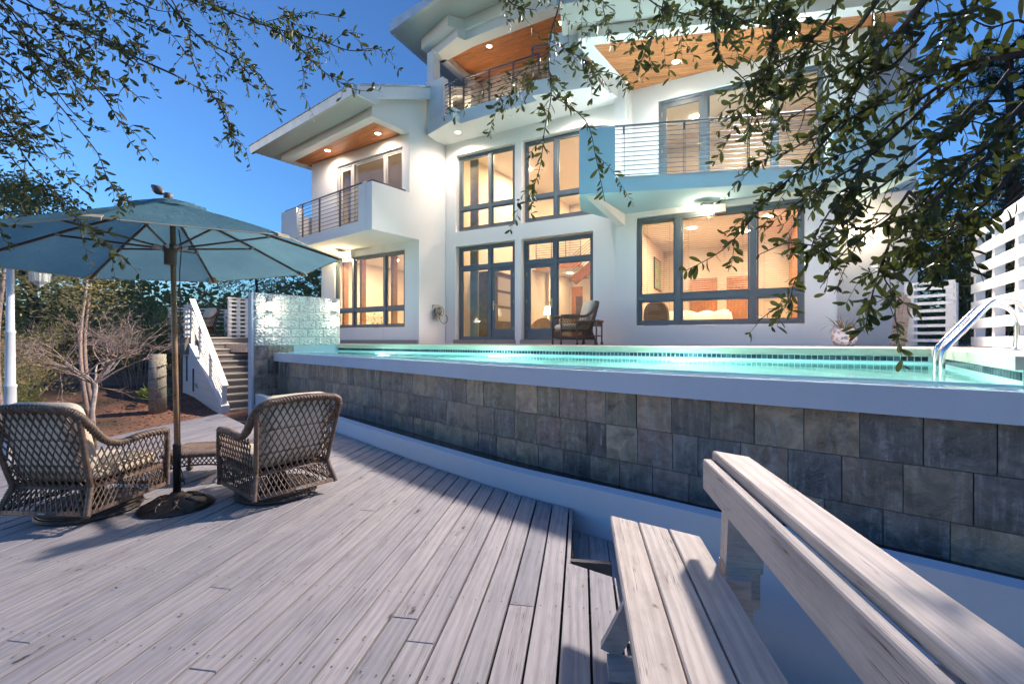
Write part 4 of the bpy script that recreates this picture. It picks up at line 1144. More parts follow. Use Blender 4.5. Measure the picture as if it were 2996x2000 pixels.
for z in (.24, .44):
    m = MB(); m.tube([(ux+.028, uy-.01, z), (ux+.06, uy-.02, z)], .006, 8); m.lathe([(.004, -.006), (.02, -.006), (.02, .006), (.004, .006)], (ux+.062, uy-.022, z), 12, True, (.9, -.3, 0)); obj('knob', m, BLACKMET, um)
m = MB(); m.tube([(ux, uy, .53), (ux-.02, uy+.0, 1.4), (apex.x+.04, apex.y, 2.40)], .0205, 14); obj('pole', m, POLEWOOD, um)
hub = Vector((-2.915, 3.885, 2.17)); 
m = MB(); m.lathe([(.042, -.11), (.046, -.10), (.046, -.01), (.05, .0), (.05, .05), (.03, .06)], hub, 18); obj('runner_hub', m, plain('hub_plastic', (.12, .10, .075), .5), um)
m = MB(); m.lathe([(.045, -.03), (.05, .0), (.03, .03)], apex + Vector((.02, 0, -.10)), 18); obj('top_hub', m, BLACKMET, um)
fin = apex + Vector((-.055, 0, .075))
m = MB(); m.lathe([(.006, -.02), (.022, .0), (.038, .035), (.036, .06), (.02, .1), (.003, .125)], fin, 14, True, (-.75, .1, .55)); m.lathe([(.03, -.03), (.035, .02), (.02, .03)], apex + Vector((0, 0, .045)), 12); obj('finial', m, plain('finial_wood', (.16, .12, .10), .5), um)
def canvas_mat():
    t = NT('umbrella_canvas'); v = t.obj()
    n1 = t.noise(v, 2.0, 5); wv = t.noise(t.obj((1, 1, 1)), 220, 2)
    col = t.ramp(n1, [(.3, (.13, .265, .32)), (.7, (.18, .34, .39))])
    d = t.n('BsdfDiffuse', Color=col); tr = t.n('BsdfTranslucent', Color=col)
    t.l(t.bump(t.math('ADD', t.math('MULTIPLY', wv, .3), t.math('MULTIPLY', t.noise(t.obj((2, 2, 5)), 4, 4, .6, 1.5), 2.0)), .6, .02), d.inputs['Normal'])
    mx = t.n('MixShader', i0=.5); t.l(d.outputs[0], mx.inputs[1]); t.l(tr.outputs[0], mx.inputs[2]); t.l(mx.outputs[0], t.out.inputs[0]); return t.m
RIBWOOD = plain('dark_rib_wood', (.10, .065, .045), .5, var=.3, vs_=12)
CANVAS = canvas_mat(); PIPE = plain('canvas_piping', (.50, .42, .27), .8)
e1 = Vector((0, 1, 0)).cross(ax).normalized(); e2 = ax.cross(e1); PHI = -1.212; CR = 1.364; CH = .496
def canv(r, a, z=None):
    f = r/CR
    # between ribs the edge is straight and the cloth sags a little
    k = (a - PHI)/(math.pi/4); fr_ = k - math.floor(k); edge = math.cos(math.pi/8)/math.cos((fr_-.5)*math.pi/4)
    sag = -.05*math.sin(fr_*math.pi)*f*(1.02-f)
    h = CH*(.88*f + .12*f*f)
    return apex - ax*(h + .0) + (e1*math.cos(a) + e2*math.sin(a))*(r*(edge - .010*math.sin(fr_*math.pi))) + Vector((0, 0, sag))
cb = MB(); cb.lathe([(.02, 0), (.03, -.01)], apex + Vector((0, 0, -.02)), 8); can = obj('canopy', cb, CANVAS, um)
for k in range(8):
    rows = []
    for i in range(9):
        r = .10 + (CR-.10)*i/8
        rows.append([canv(r, PHI + (k + j/8)*math.pi/4) for j in range(9)])
    # close the panel with a small hem
    m = MB(); m.grid(rows); obj('panel', m, CANVAS, can)
    m = MB(); m.tube([canv(CR, PHI + (k + j/8)*math.pi/4) + Vector((0, 0, -.004)) for j in range(9)], .0045, 5); obj('piping', m, PIPE, can)
    a = PHI + k*math.pi/4; tip = canv(CR, a)
    m = MB(); inn = canv(CR-.09, a); d_ = (tip-inn).normalized(); s_ = d_.cross(Vector((0, 0, 1))).normalized()
    m.hexa([inn - s_*.03 + Vector((0, 0, -.012)), inn + s_*.03 + Vector((0, 0, -.012)), tip + s_*.05 + Vector((0, 0, -.02)), tip - s_*.05 + Vector((0, 0, -.02)), inn - s_*.03, inn + s_*.03, tip + s_*.05, tip - s_*.05]); obj('tip_pocket', m, PIPE, can)
    m = MB(); m.tube([canv(.06, a) + Vector((0, 0, -.03)), canv(CR*.5, a) + Vector((0, 0, -.022)), canv(CR-.03, a) + Vector((0, 0, -.016))], .0115, 8); obj('rib', m, RIBWOOD, um)
    m = MB(); mid = canv(CR*.56, a) + Vector((0, 0, -.03)); hb = hub + (mid-hub).normalized()*.06 + Vector((0, 0, .02)); m.tube([hb, mid], .0085, 8); so = obj('strut', m, RIBWOOD, um)
    m = MB(); m.tube([hb, hb + (mid-hb).normalized()*.07], .013, 8); obj('joint_clip', m, FRAMEW, so)
    m = MB(); m.tube([mid - (mid-hb).normalized()*.03, mid + Vector((0, 0, .01))], .014, 8); obj('joint_clip', m, FRAMEW, so)
rows = []
for i in range(4):
    r = .03 + .26*i/3
    rows.append([canv(r, j/24*2*math.pi) + Vector((0, 0, .035 + .012*math.sin(j*2.0)*i/3)) for j in range(25)])
m = MB(); m.grid(rows); obj('vent_flap', m, CANVAS, can)
m = MB(); cpts = [(ux+.03, uy-.02, 2.35), (ux+.06, uy-.03, 2.2), (ux+.045, uy-.03, 2.0), (ux+.055, uy-.035, 1.4), (ux+.045, uy-.03, .8), (ux+.05, uy-.03, .35), (ux+.09, uy-.03, .2), (ux+.06, uy-.04, .27)]
m.tube(cpts, .004, 5); obj('cord', m, BLACKMET, um)

# ================================================================== wicker furniture
def lat(mb, surf, n, slope, r, steps=7, tr=(0, 1)):
    for sgn in (1, -1):
        k = -n*2
        while k < n*2:
            pts = []
            for q in range(steps+1):
                t_ = tr[0] + (tr[1]-tr[0])*q/steps; s_ = (k/n)*1.0 + sgn*slope*(t_-.5)
                if -1 <= s_ <= 1: pts.append(surf(s_, t_, sgn))
            if len(pts) > 1: mb.tube(pts, r, 4, False)
            k += 1
def braid(mb, path, R=.017, r=.014, turns=18, n=3):
    pts = [Vector(p) for p in path]; tot = len(pts)
    def at(f):
        f *= tot-1; i = min(int(f), tot-2); return pts[i].lerp(pts[i+1], f-i), (pts[min(i+2, tot-1)]-pts[max(i-1, 0)]).normalized()
    N = turns*8
    for j in range(n):
        out = []
        for k in range(N+1):
            p, t = at(k/N); x = t.cross(Vector((0, .3, 1))).normalized(); y = t.cross(x); a = 2*math.pi*(turns*k/N + j/n)
            out.append(p + (x*math.cos(a)*1.25 + y*math.sin(a))*R)
        mb.tube(out, r, 5)
def spline(pts, n=6):
    P = [Vector(p) for p in pts]; out = []
    for i in range(len(P)-1):
        p0 = P[max(i-1, 0)]; p1 = P[i]; p2 = P[i+1]; p3 = P[min(i+2, len(P)-1)]
        for k in range(n):
            t = k/n; out.append(.5*((2*p1) + (p2-p0)*t + (2*p0-5*p1+4*p2-p3)*t*t + (3*p1-p0-3*p2+p3)*t**3))
    return out + [P[-1]]
def wrapped(mb, a, b, r, n=18):
    a = Vector(a); b = Vector(b); pts = []; rs = []
    for k in range(n*2+1): pts.append(a.lerp(b, k/(n*2))); rs.append(r*(1.0 if k % 2 else .80))
    mb.tube(pts, rs, 8)
def lerp(a, b, t): return a + (b-a)*t
def wicker_chair(label, swivel=True, mat=None, group=None, lat_n=6):
    mat = mat or WICKER
    t = thing('wicker_chair', label, 'chair', group=group, local=True)
    rim = spline([(-.345, .36, .60), (-.36, .10, .615), (-.365, -.12, .60), (-.37, -.27, .66), (-.375, -.40, .80), (-.33, -.455, .885), (-.2, -.475, .915), (0, -.48, .925), (.2, -.475, .915), (.33, -.455, .885), (.375, -.40, .80), (.37, -.27, .66), (.365, -.12, .60), (.36, .10, .615), (.345, .36, .60)], 5)
    m = MB(); braid(m, rim, .017, .0155, 34); obj('braided_rim', m, mat, t)
    m = MB()
    def back(s, q, g):
        hw = lerp(.305, .36, q); z = lerp(.30, .905 - .05*s*s*s*s, q); return (s*hw, lerp(-.315, -.468, q) + .012*s*s + .003*g, z)
    lat(m, back, lat_n, .95, .0068, 11)
    for q in (.28, .62): m.tube([back(s/6, q, 0) for s in range(-6, 7)], .005, 4)
    obj('back_weave', m, mat, t, kind='stuff')
    for sx in (-1, 1):
        m = MB()
        def sidef(s, q, g): return (sx*(lerp(.325, .362, q) + .003*g), lerp(-.30, .345, (s+1)/2), lerp(.30, .60, q))
        lat(m, sidef, lat_n, .5, .0062, 6); m.tube([sidef(s/6, .5, 0) for s in range(-6, 7)], .005, 4)
        obj('side_weave', m, mat, t, kind='stuff')
        m = MB(); wrapped(m, (sx*.36, -.39, .10), (sx*.315, -.315, .30), .023, 12); wrapped(m, (sx*.315, -.315, .30), (sx*.365, -.45, .84), .022, 34); obj('back_post', m, mat, t)
        m = MB(); braid(m, [(sx*.35, .36, .605), (sx*.35, .365, .45), (sx*.345, .365, .28), (sx*.34, .37, .10 if swivel else .04)], .012, .0115, 12); obj('front_post', m, mat, t)
        if not swivel:
            m = MB(); m.tube([(sx*.36, -.39, .10), (sx*.36, -.39, .04)], .02, 8); m.lathe([(.012, 0), (.03, .012), (.032, .035), (.018, .055)], (sx*.34, .37, 0), 10); m.lathe([(.012, 0), (.03, .012), (.032, .035), (.018, .055)], (sx*.36, -.39, 0), 10); obj('foot', m, mat, t)
    # flared skirt
    m = MB(); lo = [(-.36, -.39), (.36, -.39), (.345, .37), (-.345, .37)]; hi = [(-.315, -.315), (.315, -.315), (.33, .345), (-.33, .345)]
    for e in range(4):
        a0, a1, b0, b1 = lo[e], lo[(e+1) % 4], hi[e], hi[(e+1) % 4]
        def sk(s, q, g):
            f = (s+1)/2; x0, y0 = lerp(a0[0], a1[0], f), lerp(a0[1], a1[1], f); x1, y1 = lerp(b0[0], b1[0], f), lerp(b0[1], b1[1], f)
            return (lerp(x0, x1, q) + .002*g, lerp(y0, y1, q) + .002*g, lerp(.115, .285, q))
        lat(m, sk, 8, .26, .0056, 3)
        for q in range(4): m.tube([sk(-1, 1 + q*.045, 0), sk(0, 1 + q*.045 + .01, 0), sk(1, 1 + q*.045, 0)], .0075, 5); m.tube([sk(-1, -.02 + q*.04, 0), sk(1, -.02 + q*.04, 0)], .0065, 5)
    obj('skirt_weave', m, mat, t, kind='stuff')
    m = MB(); m.box(-.31, .31, -.31, .34, .285, .30); obj('seat_deck', m, mat, t)
    m = MB(); m.cushion((0, .035, .375), (.305, .325, .075), None, .3); obj('seat_cushion', m, CREAM, t)
    rot = Matrix.Rotation(R_(104.5), 3, 'X'); m = MB(); m.cushion((0, -.315, .645), (.30, .315, .085), rot, .28); bc = obj('back_cushion', m, CREAM, t)
    if swivel:
        m = MB()
        for k in range(7): 
            r_ = .325 + .012*math.sin(k*1.2); pts = [(r_*math.cos(a*math.pi/18), r_*math.sin(a*math.pi/18), .012 + k*.011) for a in range(37)]; m.tube(pts, .0085, 5, False)
        m.lathe([(.315, .0), (.315, .085), (.20, .09), (.08, .095)], (0, 0, 0), 36); m.lathe([(.08, .09), (.08, .28)], (0, 0, 0), 16); obj('swivel_base', m, WICKERD, t)
        m = MB(); m.box(-.02, .035, -.397, -.394, .118, .128); obj('maker_tag', m, FRAMEW, t)
    return t
c1_ = wicker_chair('brown wicker swivel chair facing the mulch bed, beside the lamp post')
c1_.location = (-3.50, 3.79, 0); c1_.rotation_euler = (0, 0, R_(-3))
c2_ = copy_tree(c1_); c2_['label'] = 'brown wicker swivel chair turned towards the ottoman, beside the pool wall'
c2_.location = (-2.18, 4.22, 0); c2_.rotation_euler = (0, 0, R_(52))
cp = M.w(1.36, 1.25); cd = wicker_chair('brown wicker armchair with cushions in front of the glazed door', False, lat_n=6)
cd.location = (cp.x, cp.y, ZD + .005); cd.rotation_euler = (0, 0, math.atan2(M.a[1], M.a[0]) + R_(128)); cd.scale = (1.0, 1.0, 1.02)
c3_ = copy_tree(cd); c3_['label'] = 'dark wicker chair on the landing at the top of the stair'
_q = sp_(Dl + 1.0, .25, z_hi); c3_.location = _q; c3_.rotation_euler = (0, 0, R_(150)); c3_.scale = (1, 1, 1)
# ottoman
def wicker_table(name, label, cat, W_, D_, H_, legs=True, low=True):
    t = thing(name, label, cat, local=True)
    m = MB()
    n = int(W_/.022)
    for k in range(n+1):
        x = -W_/2 + W_*k/n; m.tube([(x, -D_/2, H_-.01), (x, 0, H_ - .006 + .004*(k % 2)), (x, D_/2, H_-.01)], .0115, 5)
    obj('woven_top', m, WICKER, t)
    m = MB(); braid(m, [(-W_/2, -D_/2, H_-.02), (0, -D_/2, H_-.02), (W_/2, -D_/2, H_-.02), (W_/2, 0, H_-.02), (W_/2, D_/2, H_-.02), (0, D_/2, H_-.02), (-W_/2, D_/2, H_-.02), (-W_/2, 0, H_-.02), (-W_/2, -D_/2, H_-.02)], .012, .011, 44); obj('braided_edge', m, WICKER, t)
    ap = .12 if low else .10
    m = MB()
    for (a, b) in (((-1, -1), (1, -1)), ((1, -1), (1, 1)), ((1, 1), (-1, 1)), ((-1, 1), (-1, -1))):
        def apf(s, q, g):
            f = (s+1)/2; return (lerp(a[0], b[0], f)*(W_/2-.015) + .002*g, lerp(a[1], b[1], f)*(D_/2-.015) + .002*g, H_ - .04 - ap*(1-q)*(1 - .35*(1-s*s)))
        lat(m, apf, 8, .2, .005, 3); m.tube([apf(s/5, 0, 0) for s in range(-5, 6)], .009, 5)
    obj('apron_weave', m, WICKER, t, kind='stuff')
    for (x, y) in ((-1, -1), (1, -1), (1, 1), (-1, 1)):
        m = MB(); wrapped(m, (x*(W_/2-.02), y*(D_/2-.02), H_-.03), (x*(W_/2-.02), y*(D_/2-.02), .04), .02, 16); m.lathe([(.012, 0), (.032, .012), (.034, .04), (.02, .062)], (x*(W_/2-.02), y*(D_/2-.02), 0), 10); obj('leg', m, WICKER, t)
    if not low:
        m = MB()
        for (a, b) in (((-1, -1), (1, -1)), ((1, -1), (1, 1)), ((1, 1), (-1, 1)), ((-1, 1), (-1, -1))):
            m.tube([(a[0]*(W_/2-.02), a[1]*(D_/2-.02), H_*.35), ((a[0]+b[0])/2*(W_/2-.02), (a[1]+b[1])/2*(D_/2-.02), H_*.38), (b[0]*(W_/2-.02), b[1]*(D_/2-.02), H_*.35)], .011, 6)
        obj('stretcher', m, WICKER, t)
    return t
ot = wicker_table('wicker_ottoman', 'low woven wicker ottoman standing behind the umbrella base', 'ottoman', .66, .54, .30)
ot.location = (-3.16, 4.78, 0); ot.rotation_euler = (0, 0, R_(12))
tp = M.w(1.80, 1.42); et = wicker_table('wicker_side_table', 'small brown wicker side table next to the armchair by the house', 'side table', .46, .42, .52, low=False)
et.location = (tp.x, tp.y, ZD + .005); et.rotation_euler = (0, 0, math.atan2(M.a[1], M.a[0]))

# ================================================================== bench
bench = thing('plank_bench', 'built-in pale plank bench with backrest overlooking the slate wall', 'bench', (.6, 1.6, 0))
def stw(s, t, z=0): p = rv*s + dv*t; return Vector((p.x, p.y, z))
# seat planks with ends cut parallel to the trough
def plank(name, s0, s1, t0f, tn, zt, th, parent, mat=BENCHWOOD, tilt=0.0):
    ends = [(s0, t0f(s0)), (s1, t0f(s1)), (s1, tn), (s0, tn)]
    o = board(ends, zt, th, parent, mat, .006); o.name = name; o.data.name = name; return o
sc0 = st(.54, 2.51); sc1 = st(.93, 2.243)
slope_ = (sc1[1]-sc0[1])/(sc1[0]-sc0[0])
endf = lambda s: sc0[1] + (s - sc0[0])*slope_
w3 = (sc1[0]-sc0[0])/3
for k in range(3): plank('seat_plank', sc0[0] + k*w3 + .003, sc0[0] + (k+1)*w3 - .003, endf, -1.3, .455, .042, bench)
m = MB(); m.add([stw(sc0[0]-.001, endf(sc0[0]), .41), stw(sc0[0]-.001, -1.3, .41), stw(sc0[0]-.001, -1.3, .30), stw(sc0[0]-.001, endf(sc0[0])-.3, .30)], [(0, 1, 2, 3)])
# bearers and legs
for t_ in (2.05, .9):
    m = MB(); m.bar(stw(sc0[0]+.02, t_, .36), stw(sc1[0]+.12, t_, .36), .04, .10); obj('bearer', m, BENCHWOOD, bench)
    m = MB(); m.bar(stw(sc0[0]+.10, t_-.03, .34), stw(sc0[0]-.03, t_+.02, .04), .09, .04, up=(dv.x, dv.y, 0)); m.bar(stw(sc0[0]-.045, t_-.06, .02), stw(sc0[0]+.12, t_-.06, .02), .12, .036); obj('leg', m, WOODDECK, bench)
# backrest
bs = sc1[0] + .012
bb = board([(bs, 2.36), (bs + .04, 2.36), (bs + .04, -1.3), (bs, -1.3)], .835, .145, bench, BENCHWOOD, .005); bb.name = 'back_plank'
cap = board([(bs + .055, 2.40), (bs + .195, 2.30), (bs + .195, -1.3), (bs + .055, -1.3)], .868, .042, bench, BENCHWOOD, .006); cap.name = 'cap_plank'
for t_ in (2.13, .9):
    m = MB(); m.bar(stw(bs + .115, t_, .822), stw(bs + .10, t_, .42), .15, .09, up=(dv.x, dv.y, 0)); obj('back_post', m, BENCHWOOD, bench)
    m = MB(); m.bar(stw(bs + .09, t_ - .005, .44), stw(bs + .09, t_ - .005, .27), .14, .10, up=(dv.x, dv.y, 0)); m.bar(stw(bs + .09, t_, .27), stw(bs + .09, t_, -.5), .09, .09, up=(dv.x, dv.y, 0)); obj('post_block', m, BENCHWOOD, bench)

# ================================================================== small things
# pool hand rail
hr = thing('pool_handrail', 'stainless steel pool handrail of two parallel bent tubes', 'handrail', (4.2, 4.0, ZD))
def pxz(px, py, Z): return Vector(((px-1498)/1331.6*Z, Z, CAMZ - (py-994)/1331.6*Z))
for (dz, pts) in ((0, [(2755, 1112, 4.05), (2757, 1040, 4.05), (2772, 1012, 4.05), (2820, 965, 4.1), (2880, 905, 4.15), (2915, 882, 4.18), (2950, 878, 4.22), (2985, 888, 4.26), (3008, 915, 4.3), (3015, 960, 4.3), (3015, 1035, 4.3)]),
               (1, [(2737, 1090, 4.55), (2739, 1030, 4.55), (2752, 1006, 4.55), (2800, 957, 4.6), (2855, 905, 4.65), (2888, 893, 4.7), (2925, 893, 4.75), (2955, 905, 4.8), (2972, 930, 4.8), (2975, 965, 4.8), (2973, 1026, 4.8)])):
    P = [pxz(*p) for p in pts]; m = MB(); m.tube(spline(P, 4), .024, 14); ho = obj('tube', m, STEEL, hr)
    m = MB(); m.lathe([(.05, 0), (.05, .01), (.03, .025)], (P[-1].x, P[-1].y, ZD + .006), 16); obj('escutcheon', m, STEEL, ho)
# planter
pp = M.w(6.28, 1.05)
pl_t = thing('planter_pot', 'round white porcelain pot with faded floral pattern and dry plant', 'plant pot', (pp.x, pp.y, ZD))
def pot_mat():
    t = NT('painted_porcelain'); v = t.obj()
    vo = t.n('TexVoronoi', Vector=v, Scale=16.0); n1 = t.noise(v, 26, 5, .7)
    f = t.math('MULTIPLY', t.math('LESS_THAN', vo.outputs['Distance'], .55), t.math('GREATER_THAN', n1, .46))
    sep = t.n('SeparateColor', Color=vo.outputs['Color'])
    col = t.mix(f, (.66, .66, .68), t.ramp(sep.outputs[0], [(0, (.18, .2, .28)), (.5, (.3, .3, .36)), (.55, (.55, .28, .26)), (1, (.5, .3, .3))]))
    b = t.bsdf(Roughness=.15); t.l(col, b.inputs['Base Color']); return t.m
m = MB(); m.lathe([(.12, .0), (.15, .03), (.19, .12), (.195, .2), (.175, .27), (.165, .285), (.18, .30), (.165, .305), (.15, .27), (.13, .26)], (pp.x, pp.y, ZD + .004), 28); obj('pot', m, pot_mat(), pl_t)
def strap(mb, p, d, L_, w, droop, n=6, r=None):
    P = []; q = Vector(p); v = Vector(d).normalized(); side = v.cross(Vector((0, 0, 1))).normalized()
    for k in range(n+1):
        f = k/n; ww = w*math.sin(math.pi*(.12 + .88*f))*(1 - .3*f); P.append([q - side*ww/2, q + side*ww/2]); q = q + v*(L_/n); v = (v + Vector((0, 0, -droop/n))).normalized()
    mb.grid(P)
r_ = random.Random(8); m = MB()
for k in range(46):
    a = r_.uniform(0, 6.28); strap(m, (pp.x + .08*math.cos(a), pp.y + .08*math.sin(a), ZD + .25), (math.cos(a)*.5, math.sin(a)*.5, 1.0), r_.uniform(.22, .5), r_.uniform(.012, .03), r_.uniform(1.0, 4.2), 6)
DRY = plain('dry_leaf', (.17, .125, .07), .8, var=.5, vs_=9); obj('foliage', m, DRY, pl_t, kind='stuff')
# hose reel
hz = L.w(0, .40, 2.22); ha = Vector((L.a[0], L.a[1], 0))
ht = thing('hose_reel', 'wall mounted hose reel with green hose on the white wall', 'hose reel', hz)
ctr = Vector(hz) + ha*.12
m = MB(); m.lathe([(.05, -.08), (.05, .08)], ctr, 16, True, ha)
for e in (-.075, .075):
    cc = ctr + ha*e; m.lathe([(.15, -.006), (.155, 0), (.15, .006)], cc, 26, True, ha) if e < 0 else None
obj('drum', m, FRAMEW, ht)
m = MB(); cc = ctr + ha*.08
tor = [cc + Vector((ha.y*.145*math.cos(a*math.pi/14), -ha.x*.145*math.cos(a*math.pi/14), .145*math.sin(a*math.pi/14))) for a in range(29)]; m.tube(tor, .014, 8, False)
for k in range(6):
    a = k*math.pi/3; m.bar(cc, cc + Vector((ha.y*.14*math.cos(a), -ha.x*.14*math.cos(a), .14*math.sin(a))), .03, .012)
m.lathe([(.045, -.01), (.045, .02)], cc, 14, True, ha); obj('flange', m, plain('reel_plastic', (.42, .36, .27), .5), ht)
m = MB(); pts = []
for k in range(90):
    a = k*2*math.pi/15; r2 = .10 + .012*(k//45); x = -.05 + .10*((k % 45)/45); pts.append(ctr + ha*x + Vector((ha.y*r2*math.cos(a), -ha.x*r2*math.cos(a), r2*math.sin(a))))
m.tube(pts, .011, 6)
m.tube(spline([ctr + ha*.05 + Vector((0, 0, -.11)), ctr + ha*.06 + Vector((.05, -.03, -.3)), ctr + ha*.1 + Vector((.14, -.06, -.34)), ctr + ha*.1 + Vector((.22, -.08, -.22)), ctr + ha*.08 + Vector((.18, -.07, -.1))], 6), .010, 6)
obj('hose', m, plain('green_hose', (.02, .10, .10), .4), ht)
m = MB(); m.box(-.09, .09, .0, .02, 0, .3); m = MB(); m.box(.01, .04, .26, .5, 2.0, 2.42, L); obj('wall_bracket', m, FRAMEW, ht)
# timber pile
pi_ = thing('timber_pile', 'thick weathered round timber pile standing in the mulch', 'post', (-8.94, 11.49, -.45))
m = MB(); m.tube([(-8.94, 11.49, -.6), (-8.95, 11.49, .3), (-8.95, 11.49, 1.06)], [.19, .182, .178], 22); PILE = weathered_wood('pile_wood', (.12, .12, .10), (.26, .26, .22), (.36, .35, .31), .9, False, 20); obj('post_body', m, PILE, pi_)
m = MB(); hel = [(-8.945 + .186*math.cos(a*.3), 11.49 + .186*math.sin(a*.3), -.3 + a*.013) for a in range(100)]; m.tube(hel, .008, 5); obj('rope_groove', m, plain('pile_groove', (.17, .16, .13), .9), pi_)
# lamp post
lx, ly = -7.0, 6.35
lp = thing('lamp_post', 'white fluted garden lamp post with hanging lanterns beyond the deck', 'lamp post', (lx, ly, -.5))
m = MB(); m.lathe([(.11, -.5), (.11, -.42), (.075, -.3), (.066, .4), (.062, .75), (.07, .77), (.07, .79), (.055, .81), (.05, 1.5), (.058, 1.52), (.058, 1.54), (.044, 1.56), (.038, 2.75), (.05, 2.78), (.02, 2.9)], (lx, ly, 0), 20); obj('post_shaft', m, WHITEPAINT, lp)
m = MB(); m.tube(spline([(lx, ly, 2.6), (lx+.2, ly, 2.8), (lx+.4, ly, 2.72), (lx+.41, ly, 2.62)], 5), .015, 8); m.tube(spline([(lx, ly, 2.6), (lx-.2, ly, 2.8), (lx-.4, ly, 2.72), (lx-.41, ly, 2.62)], 5), .015, 8); obj('arm', m, WHITEPAINT, lp)
for sx in (-1, 1):
    c = (lx + sx*.41, ly, 2.17)
    m = MB(); m.lathe([(.006, -.02), (.02, .0), (.03, .015), (.095, .055), (.105, .065)], c, 8, False); m.lathe([(.15, .40), (.14, .42), (.05, .48), (.02, .50)], c, 8, False)
    for k in range(8):
        a = k*math.pi/4 + .39; m.tube([(c[0] + .108*math.cos(a), c[1] + .108*math.sin(a), c[2]+.06), (c[0] + .142*math.cos(a), c[1] + .142*math.sin(a), c[2]+.40)], .006, 4)
    ln_ = obj('lantern', m, WHITEPAINT, lp)
    m = MB(); m.lathe([(.098, .066), (.135, .395)], c, 8, False); obj('glass', m, plain('frosted_glass', (.62, .60, .52), .25), ln_)
# indoor furniture
def arm(label):
    t = thing('armoire', label, 'cabinet', M.w(-1.9, -1.9, 1.4))
    m = MB(); m.box(-2.74, -2.06, -2.5, -1.2, 1.4, 3.46, M); m.box(-2.78, -2.02, -2.54, -1.16, 3.465, 3.52, M); obj('carcass', m, DARKWOOD, t)
    for j in range(3):
        m = MB(); m.box(-2.055, -2.04, -2.38, -1.36, 2.0 + j*.48, 2.40 + j*.48, M); obj('glass_front', m, plain('cabinet_glass', (.45, .40, .36), .1) if j == 0 else bpy.data.materials['cabinet_glass'], t)
    m = MB(); m.box(-2.055, -2.04, -2.4, -1.32, 1.5, 1.92, M); obj('drawer', m, DARKWOOD, t)
arm('tall dark wood armoire with glass panels inside the glazed doors')
bed = thing('bed', 'bed with rumpled pale quilt inside the bedroom window', 'bed', M.w(3.8, -2.4, 1.4))
m = MB(); m.box(2.9, 4.5, -3.4, -1.5, 1.5, 1.9, M); obj('mattress', m, QUILT, bed)
rows = []
for i in range(15):
    u = 2.85 + 1.75*i/14
    rows.append([M.w(u, -3.4 + 2.0*j/12, 2.12 + .07*math.sin(u*7)*math.cos(j*.8) - (.5 if u > 4.45 else 0) - (.35 if j == 12 else 0)) for j in range(13)])
m = MB(); m.grid(rows); obj('quilt', m, QUILT, bed)
ac = thing('bedroom_armchair', 'brown upholstered armchair inside the bedroom window', 'chair', M.w(2.75, -.7, 1.4))
BROWN = plain('brown_upholstery', (.12, .075, .05), .8); m = MB(); m.cushion(M.w(2.78, -.75, 1.95), (.30, .12, .40), Matrix.Rotation(math.atan2(M.a[1], M.a[0]), 3, 'Z'), .4); obj('backrest', m, BROWN, ac)
m = MB(); m.cushion(M.w(2.78, -1.0, 1.62), (.32, .32, .16), Matrix.Rotation(math.atan2(M.a[1], M.a[0]), 3, 'Z'), .4); obj('seat', m, BROWN, ac)
def picture(name, label, fr, a, b, c, d, v, cols, plane='v'):
    t = NT(name + '_canvas'); n1 = t.noise(t.obj(), 5, 3, .5, 1.5); bb_ = t.bsdf(Roughness=.6); t.l(t.ramp(n1, cols), bb_.inputs['Base Color'])
    m = MB(); m.box(a, b, v, v+.03, c, d, fr) if plane == 'v' else m.box(v, v+.03, a, b, c, d, fr)
    o = thing(name, label, 'picture', fr.w((a+b)/2 if plane == 'v' else v, v if plane == 'v' else (a+b)/2, c)); obj('frame', m, BLACKMET, o)
    m = MB(); m.box(a+.04, b-.04, v+.031, v+.036, c+.04, d-.04, fr) if plane == 'v' else m.box(v+.031, v+.036, a+.04, b-.04, c+.04, d-.04, fr); obj('canvas', m, t.m, o)
picture('framed_print', 'framed pale print on the wall inside the glazed door', M, -2.72, -2.50, 2.5, 3.2, -5.19, [(.3, (.6, .58, .45)), (.5, (.3, .33, .2)), (.6, (.7, .66, .55))])
picture('framed_photo', 'small black framed photograph on the inner wall', M, -2.40, -2.2, 2.68, 3.02, -5.19, [(.35, (.7, .7, .65)), (.5, (.1, .15, .15)), (.7, (.4, .5, .5))])
picture('wall_painting', 'bright multicoloured painting on the bedroom wall behind the blind', M, -4.0, -2.95, 2.92, 3.85, 2.302, [(.3, (.1, .6, .6)), (.45, (.2, .75, .35)), (.55, (.75, .1, .12)), (.7, (.2, .6, .75))], 'u')
picture('tall_painting', 'tall ochre painting on the wall inside the ground floor window', L, -2.6, -1.75, 2.25, 3.25, -.345, [(.3, (.45, .25, .06)), (.5, (.6, .42, .12)), (.62, (.5, .05, .04)), (.75, (.2, .12, .05))], 'u')
lt = thing('table_lamp', 'lit table lamp with white shade inside the glazed door', 'lamp', M.w(-1.05, -3.0, 1.4))
_c = M.w(-1.08, -3.0, 2.2); m = MB(); m.lathe([(.15, .05), (.10, .32)], _c, 18); obj('lamp_shade', m, emit('lampshade_glow', (1, .85, .62), .8), lt)
m = MB(); m.lathe([(.10, -.8), (.10, -.78), (.02, -.74), (.02, .1)], _c, 12); obj('lamp_base', m, BRASS, lt)
wt = thing('rattan_tub_chair', 'rounded rattan tub chair inside the glazed door', 'chair', M.w(-1.2, -2.6, 1.4))
rows = []
for k in range(13):
    a = math.pi*(.05 + .9*k/12); c0 = M.w(-1.2 + .36*math.cos(a), -2.6 - .32*math.sin(a)); rows.append([(c0.x, c0.y, 1.45), (c0.x, c0.y, 1.8 + .35*math.sin(a))])
m = MB(); m.grid(rows); obj('shell', m, plain('rattan', (.32, .18, .09), .6, var=.3, vs_=30), wt)

